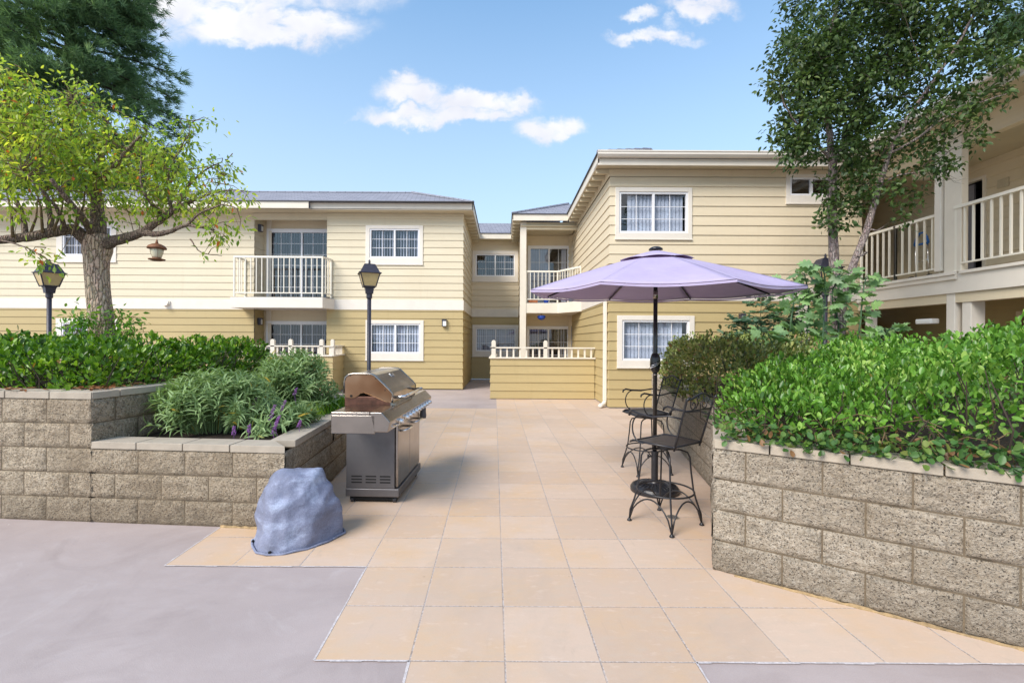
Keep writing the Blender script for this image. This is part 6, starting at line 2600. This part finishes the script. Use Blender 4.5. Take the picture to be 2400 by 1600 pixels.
L3([(228, 590, 5.8), (200, 560, 5.72), (168, 538, 5.6), (120, 545, 5.45), (60, 556, 5.3), (0, 562, 5.2), (-60, 560, 5.1)], .085, .040, 12)
L3([(233, 585, 5.8), (262, 566, 5.76), (300, 556, 5.7), (330, 545, 5.65), (372, 518, 5.6), (410, 492, 5.6), (450, 470, 5.6)], .080, .024, 12)
L3([(332, 545, 5.65), (370, 548, 5.56), (400, 542, 5.5), (440, 528, 5.4), (500, 540, 5.3)], .045, .012, 8)
L3([(230, 570, 5.8), (229, 520, 5.82), (226, 470, 5.85), (224, 420, 5.9), (240, 350, 5.95), (250, 280, 6.0)], .10, .03, 12)
L3([(226, 560, 5.8), (205, 530, 5.6), (190, 505, 5.4), (160, 470, 5.2), (120, 420, 5.0)], .055, .02, 8)
L3([(226, 470, 5.85), (190, 430, 6.1), (150, 370, 6.3), (110, 300, 6.4), (60, 230, 6.5)], .05, .015, 8)
L3([(226, 450, 5.87), (262, 400, 5.7), (300, 350, 5.6), (330, 320, 5.5)], .045, .012, 8)
L3([(120, 545, 5.45), (117, 500, 5.5), (100, 440, 5.5), (70, 380, 5.5), (30, 320, 5.5), (10, 240, 5.5)], .035, .012, 7)
L3([(150, 540, 5.5), (140, 500, 5.3), (100, 450, 5.1), (50, 400, 5.0)], .03, .01, 7)
L3([(60, 556, 5.3), (50, 500, 5.3), (20, 440, 5.4), (-20, 380, 5.4)], .035, .012, 7)
L3([(410, 492, 5.6), (440, 440, 5.7), (480, 400, 5.8), (520, 380, 5.8)], .025, .006, 6)
L3([(400, 500, 5.6), (395, 440, 5.6), (400, 390, 5.6), (430, 340, 5.7)], .025, .006, 6)
L3([(450, 470, 5.6), (500, 452, 5.6), (550, 445, 5.5), (585, 450, 5.5)], .018, .004, 6)
L3([(440, 528, 5.4), (470, 500, 5.3), (520, 480, 5.2), (560, 490, 5.2)], .018, .004, 6)
L3([(445, 560, 5.35), (470, 590, 5.3), (520, 600, 5.3)], .010, .003, 5)
L3([(0, 562, 5.2), (60, 580, 4.9), (100, 600, 4.9)], .012, .004, 5)
o = L3([(375, 500, 5.6), (350, 470, 5.4), (330, 430, 5.3), (330, 380, 5.3)], .028, .008, 6)
# water shoots, yellow green
mb.build('limbs', M['bark_limb'], lt_, smooth=True)
mb = MB()
for (x, y, x2, y2, d) in ((70, 550, 88, 470, 5.3), (100, 545, 80, 430, 5.35), (125, 540, 150, 455, 5.4), (30, 555, 10, 430, 5.2), (180, 530, 200, 430, 5.55), (25, 330, 10, 205, 5.6)):
    mb = MB()
    mb.tube([P(x, y, d), P((x + x2) / 2 + 6, (y + y2) / 2, d + .1), P(x2, y2, d + .15)], [.016, .011, .006], 6)
    mb.build('shoot', M['twig'], lt_, smooth=True)


def BL(px, py, d, r, w=1.0, ry=None, fz=1.0):
    """r in photo pixels"""
    return (P(px, py, d), r / FPX * d, ry if ry else r / FPX * d * .9, r / FPX * d * fz, w)


blobs = [BL(30, 250, 5.6, 85), BL(20, 180, 5.6, 45, .8), BL(130, 290, 5.7, 85), BL(60, 360, 5.3, 105), BL(190, 350, 5.7, 100), BL(290, 340, 5.8, 80), BL(330, 420, 5.6, 85), BL(200, 420, 5.5, 85, .55),
         BL(100, 420, 5.2, 90, .55), BL(400, 400, 5.6, 62), BL(395, 460, 5.5, 55, .8), BL(430, 335, 5.7, 26, .5), BL(438, 290, 5.7, 20, .7), BL(505, 300, 5.75, 22, .6), BL(545, 340, 5.75, 15, .5),
         BL(460, 390, 5.7, 50, .8), BL(525, 400, 5.7, 32, .7), BL(470, 470, 5.5, 55, .8), BL(540, 470, 5.4, 42, .8), BL(590, 450, 5.5, 24, .7), BL(500, 545, 5.3, 45, .8), BL(480, 610, 5.3, 22, .6), BL(540, 520, 5.3, 30, .6),
         BL(20, 450, 5.0, 80, .4), BL(170, 205, 5.9, 28, .5), BL(220, 250, 5.9, 40, .6), BL(330, 480, 5.5, 40, .5), BL(100, 600, 4.85, 24, .5), BL(135, 610, 4.85, 18, .4), BL(60, 585, 4.9, 22, .4), BL(260, 500, 5.6, 40, .3), BL(-60, 350, 5.4, 120, .5)]
anch2 = anch + [tuple(P(x, y, 5.7)) for (x, y) in ((440, 330), (500, 330), (545, 360), (110, 600), (170, 240))]
crown(lt_, blobs, anch2, 10000, .066, .52, T_POINT, M['camphor_leaf'], M['twig'], per=11, spread=.062, droop=.75, twr=.005)
# suckers at its foot
sk = thing('sapling', 'bright green suckers growing at the foot of the thick trunk', 'sapling', (tb.x, TD - .25, z5))
bl2 = [BL(180, 765, 5.5, 38), BL(285, 765, 5.7, 42), (P(310, 790, 5.7), .16, .15, .12, 1), BL(190, 745, 5.5, 22), BL(270, 745, 5.8, 26)]
crown(sk, bl2, [P(180, 850, 5.5), P(285, 850, 5.7), P(210, 850, 5.5), P(300, 850, 5.7)], 620, .068, .48, T_POINT, M['sprout_leaf'], M['twig'], per=9, spread=.05, droop=.5, name='foliage', twr=.004)

# right tree (two thin trunks, dense dark crown)
rt_ = thing('tree', 'dark leafed tree with two slim grey trunks in front of the right building', 'tree', (P(1960, 800, 6.9).x, 6.9, z4))
mb = MB()
tp = [(1968, 1040, .075), (1964, 850, .070), (1960, 760, .066), (1956, 680, .064), (1954, 600, .064), (1952, 540, .060), (1950, 470, .058), (1952, 400, .052)]
rough_trunk(mb, [P(x, y, 6.9) for x, y, r in tp], [r for *_, r in tp], seg=22, rings=60, amp=.008, fs=14)
mb.build('trunk', M['bark_grey'], rt_, smooth=True)
mb = MB()
tp = [(1990, 1030, .055), (1975, 900, .055), (1972, 780, .052), (1976, 690, .050), (2003, 610, .047), (2030, 545, .044), (2048, 480, .040), (2062, 430, .036)]
rough_trunk(mb, [P(x, y, 6.6) for x, y, r in tp], [r for *_, r in tp], seg=18, rings=60, amp=.007, fs=16)
mb.build('trunk', M['bark_grey'], rt_, smooth=True)
anch = []
mb = MB()
L3([(1952, 410, 6.9), (1945, 320, 6.9), (1930, 220, 6.9), (1940, 110, 6.9), (1960, 20, 6.9), (1980, -80, 6.9)], .052, .02, 8)
L3([(1950, 400, 6.9), (1990, 300, 7.2), (2040, 200, 7.4), (2080, 80, 7.5), (2100, -60, 7.5)], .04, .015, 8)
L3([(2062, 430, 6.6), (2085, 360, 6.5), (2120, 290, 6.4), (2180, 200, 6.3), (2240, 110, 6.2), (2290, 20, 6.2)], .036, .012, 8)
L3([(2085, 360, 6.5), (2140, 330, 6.3), (2210, 280, 6.1), (2300, 240, 6.0), (2360, 220, 6.0)], .022, .006, 6)
L3([(2062, 430, 6.6), (2110, 410, 6.4), (2160, 400, 6.3), (2230, 350, 6.2)], .018, .005, 6)
L3([(1950, 380, 6.9), (1900, 320, 6.7), (1860, 280, 6.6), (1835, 240, 6.5)], .025, .008, 6)
L3([(1952, 500, 6.9), (1930, 520, 6.7), (1915, 530, 6.6)], .010, .004, 5)
L3([(2028, 550, 6.6), (2042, 538, 6.55), (2055, 540, 6.5), (2072, 530, 6.5)], .014, .005, 6, 0)
L3([(2003, 600, 6.6), (2020, 598, 6.5), (2032, 590, 6.45)], .020, .016, 6, 0)
L3([(1975, 700, 6.6), (1965, 720, 6.65), (1958, 745, 6.8)], .028, .03, 6, 0)
mb.build('limbs', M['bark_grey'], rt_, smooth=True)
blobs = [BL(1940, 50, 6.9, 90, 1.2), BL(1890, 130, 6.7, 75, 1.2), BL(1880, 220, 6.7, 80, 1.3), BL(1862, 300, 6.6, 55, 1.2), BL(1878, 345, 6.6, 45, 1.0), BL(1950, 300, 6.9, 110, 1.1), BL(1960, 180, 6.9, 110, 1.1),
         BL(2050, 90, 7.2, 110, 1.0), BL(2060, 220, 7.1, 100, .75), BL(2050, 330, 6.9, 90, .6), BL(2150, 60, 6.6, 100, .9), BL(2250, 50, 6.4, 90, .7), BL(2340, 60, 6.2, 80, .6), BL(2160, 180, 6.4, 85, .6), BL(2260, 180, 6.2, 80, .6), BL(2350, 190, 6.1, 60, .6),
         BL(2200, 270, 6.2, 75, .6), BL(2300, 270, 6.0, 55, .6), BL(2120, 330, 6.4, 75, .6), BL(1990, 425, 6.8, 62, .7), BL(2050, 430, 6.6, 60, .45), BL(2140, 400, 6.3, 55, .5), BL(2220, 350, 6.1, 50, .5), BL(1925, 515, 6.7, 26, .5),
         BL(1975, 490, 6.7, 45, .6), BL(2080, 480, 6.4, 40, .4), BL(2280, 330, 6.0, 30, .4), BL(2000, -60, 7.0, 160, .6), BL(2250, -60, 6.5, 160, .5), BL(2210, 420, 6.1, 30, .3), BL(2110, 470, 6.3, 40, .4)]
crown(rt_, blobs, anch, 29000, .078, .60, T_POINT, M['dark_tree_leaf'], M['twig_dark'], per=38, spread=.075, droop=.25, twr=.0035, upbias=.2)
mb = MB()
for i in range(16):
    a = P(2195 + random.uniform(-25, 25), 405 + random.uniform(-12, 12), 6.2)
    ang = random.uniform(-.6, 1.4); L_ = random.uniform(.12, .38)
    b = a + Vector((math.cos(ang) * L_, random.uniform(-.1, .1), -math.sin(abs(ang)) * L_ * .5))
    mb.tube([a, (a + b) / 2 + Vector((0, 0, -.05)), b], [.004, .003, .0015], 4)
mb.build('bare_twigs', M['cap_block'], rt_)


# ---- far pine ---------------------------------------------------------
def pine(label, px, d, halfpx, topz, botz, n_br, n_tuft, lean=0.0, tl=.42, pyb=None):
    c = P(px, 400, d)
    t = thing('pine_tree', label, 'tree', (c.x, d, 0), group='tall pines beyond the roofs')
    mb = MB()
    mb.tube([(c.x, d, 0), (c.x + lean * .5, d, topz * .5), (c.x + lean, d, topz)], [.45, .32, .06], 10)
    mb.build('trunk', M['bark_limb'], t, smooth=True)
    mb = MB()
    pos, dd = [], []
    rad = halfpx / FPX * d
    for i in range(n_br):
        f = random.random()
        z = botz + (topz - botz) * f
        a = random.uniform(0, 2 * math.pi)
        r = rad * (1.0 - .42 * f) * random.uniform(.62, 1.08)
        if math.sin(a) > .55 and random.random() < .5:
            a = -a
        p0 = Vector((c.x + lean * z / topz, d, z))
        dirv = Vector((math.cos(a), math.sin(a), 0))
        p1 = p0 + dirv * r * .5 + Vector((0, 0, random.uniform(-.1, .5)))
        p2 = p0 + dirv * r + Vector((0, 0, random.uniform(-1.3, .1)))
        pts = [p0 * (1 - s) ** 2 + p1 * 2 * s * (1 - s) + p2 * s * s for s in [k / 6 for k in range(7)]]
        mb.tube(pts, [.09, .08, .07, .055, .04, .03, .02], 5, cap=False)
        nt_ = n_tuft // n_br
        for k in range(nt_):
            s = random.uniform(.25, 1.0) ** .7
            q = p0 * (1 - s) ** 2 + p1 * 2 * s * (1 - s) + p2 * s * s
            spr = .30 + .55 * (1 - abs(s - .6))
            q = q + Vector((random.gauss(0, spr * .55), random.gauss(0, spr * .55), random.gauss(0, spr * .30)))
            pos.append(q)
            dd.append((q - p0).normalized() * .8 + Vector((0, 0, random.uniform(-.5, .6))))
    mb.build('branches', M['twig_dark'], t, smooth=True)
    pos = np.array(pos); dd = norm(np.array(dd))
    nn_ = 15
    P_ = np.repeat(pos, nn_, 0)
    D_ = norm(np.repeat(dd, nn_, 0) + rnd(len(P_), .42))
    P_ = P_ + rnd(len(P_), .05)
    leaves('crown', P_, D_, norm(rnd(len(P_))), tl * rng.uniform(.7, 1.15, len(P_)), .042, T_NEEDLE, M['pine_needle'], t)
    return t


pine('tall dark pine towering beyond the left building roof', 165, 25, 262, 29, 5.0, 260, 16000, tl=.46)
pine('second tall pine at the left edge of the view, beyond the roof', -50, 28, 230, 27, 6, 110, 4500)
pine('distant pine showing over the right gallery roof behind the dark tree', 2430, 24, 110, 24, 12, 50, 1800)

# ---- fig and nandina in the right bed --------------------------------
fg = thing('fig_plant', 'big leaved fig plant with lobed blue green leaves beneath the slim trunks', 'shrub', (P(1920, 800, 6.0).x, 6.0, z4))
mb = MB()
pos, dd, LL = [], [], []
stems = [[(1900, 960), (1890, 850), (1893, 760), (1895, 690), (1885, 640)], [(1950, 960), (1960, 850), (1965, 760), (1950, 690), (1975, 640)], [(1985, 960), (2000, 850), (2015, 760), (2022, 690), (2030, 650)],
         [(1870, 960), (1850, 860), (1850, 780), (1860, 700), (1850, 660)], [(2000, 960), (2030, 860), (2060, 800), (2085, 770)], [(1920, 960), (1925, 850), (1930, 760), (1935, 680), (1930, 625)],
         [(1990, 960), (2000, 880), (2040, 850), (2090, 845), (2120, 850)], [(1840, 960), (1830, 880), (1815, 820), (1800, 780)]]
for st in stems:
    dd0 = random.uniform(5.6, 6.4)
    pts = [P(x, y, dd0 + random.uniform(-.1, .1)) for x, y in st]
    mb = MB()
    o = limb(mb, pts, .016, .007, 6, 0.004, 5)
    for k, q in enumerate(o[4:]):
        for j in range(4):
            a = random.uniform(0, 2 * math.pi)
            pet = Vector((math.cos(a), math.sin(a), random.uniform(-.1, .5))).normalized() * random.uniform(.05, .16)
            e = q + pet
            mb.tube([q, e], [.0035, .0025], 4, cap=False)
            pos.append(e)
            dd.append(Vector((math.cos(a), math.sin(a), random.uniform(-.6, .55))))
            LL.append(random.uniform(.10, .19))
    mb.build('stem', M['nandina_leaf'], fg)
LL = np.array(LL)
leaves('foliage', np.array(pos), np.array(dd), np.array([0, -.75, .8]) + rnd(len(LL), .55), LL, LL * .80, T_FIG, M['fig_leaf'], fg)

nd = thing('nandina_plant', 'airy fine leaved nandina beside the wall light of the right building', 'shrub', (P(1775, 800, 6.6).x, 6.6, z4))
mb = MB()
pos, dd = [], []
for st in [[(1790, 950), (1782, 840), (1782, 760), (1784, 700)], [(1760, 950), (1755, 850), (1750, 790), (1742, 750)], [(1820, 950), (1830, 850), (1835, 780), (1838, 730)], [(1800, 950), (1810, 860), (1812, 800), (1815, 760)], [(1745, 950), (1738, 870), (1730, 820), (1722, 790)], [(1850, 950), (1858, 860), (1860, 800), (1862, 770)], [(1775, 950), (1772, 880), (1768, 820), (1765, 780)]]:
    dd0 = random.uniform(6.3, 6.9)
    o = limb(mb, [P(x, y, dd0) for x, y in st], .009, .004, 5, .003, 5)
    for q in o[5:]:
        for j in range(6):
            a = random.uniform(0, 6.28)
            e = q + Vector((math.cos(a), math.sin(a), random.uniform(.0, .5))) * random.uniform(.12, .26)
            mid = (q + e) / 2 + Vector((0, 0, .03))
            mb.tube([q, mid, e], [.0022, .002, .0012], 4, cap=False)
            for k in range(9):
                f = .35 + .65 * k / 8
                b = q.lerp(e, f)
                pos.append(b); s = 1 if k % 2 else -1
                dv = (e - q).normalized() * .6 + Vector((-math.sin(a), math.cos(a), 0)) * s + Vector((0, 0, random.uniform(-.45, .1)))
                dd.append(dv)
mb.build('stems', M['twig'], nd)
pos = np.array(pos)
leaves('foliage', pos, np.array(dd), np.array([0, -.7, .8]) + rnd(len(pos), .6), rng.uniform(.05, .085, len(pos)), .038, T_POINT, M['nandina_leaf'], nd)
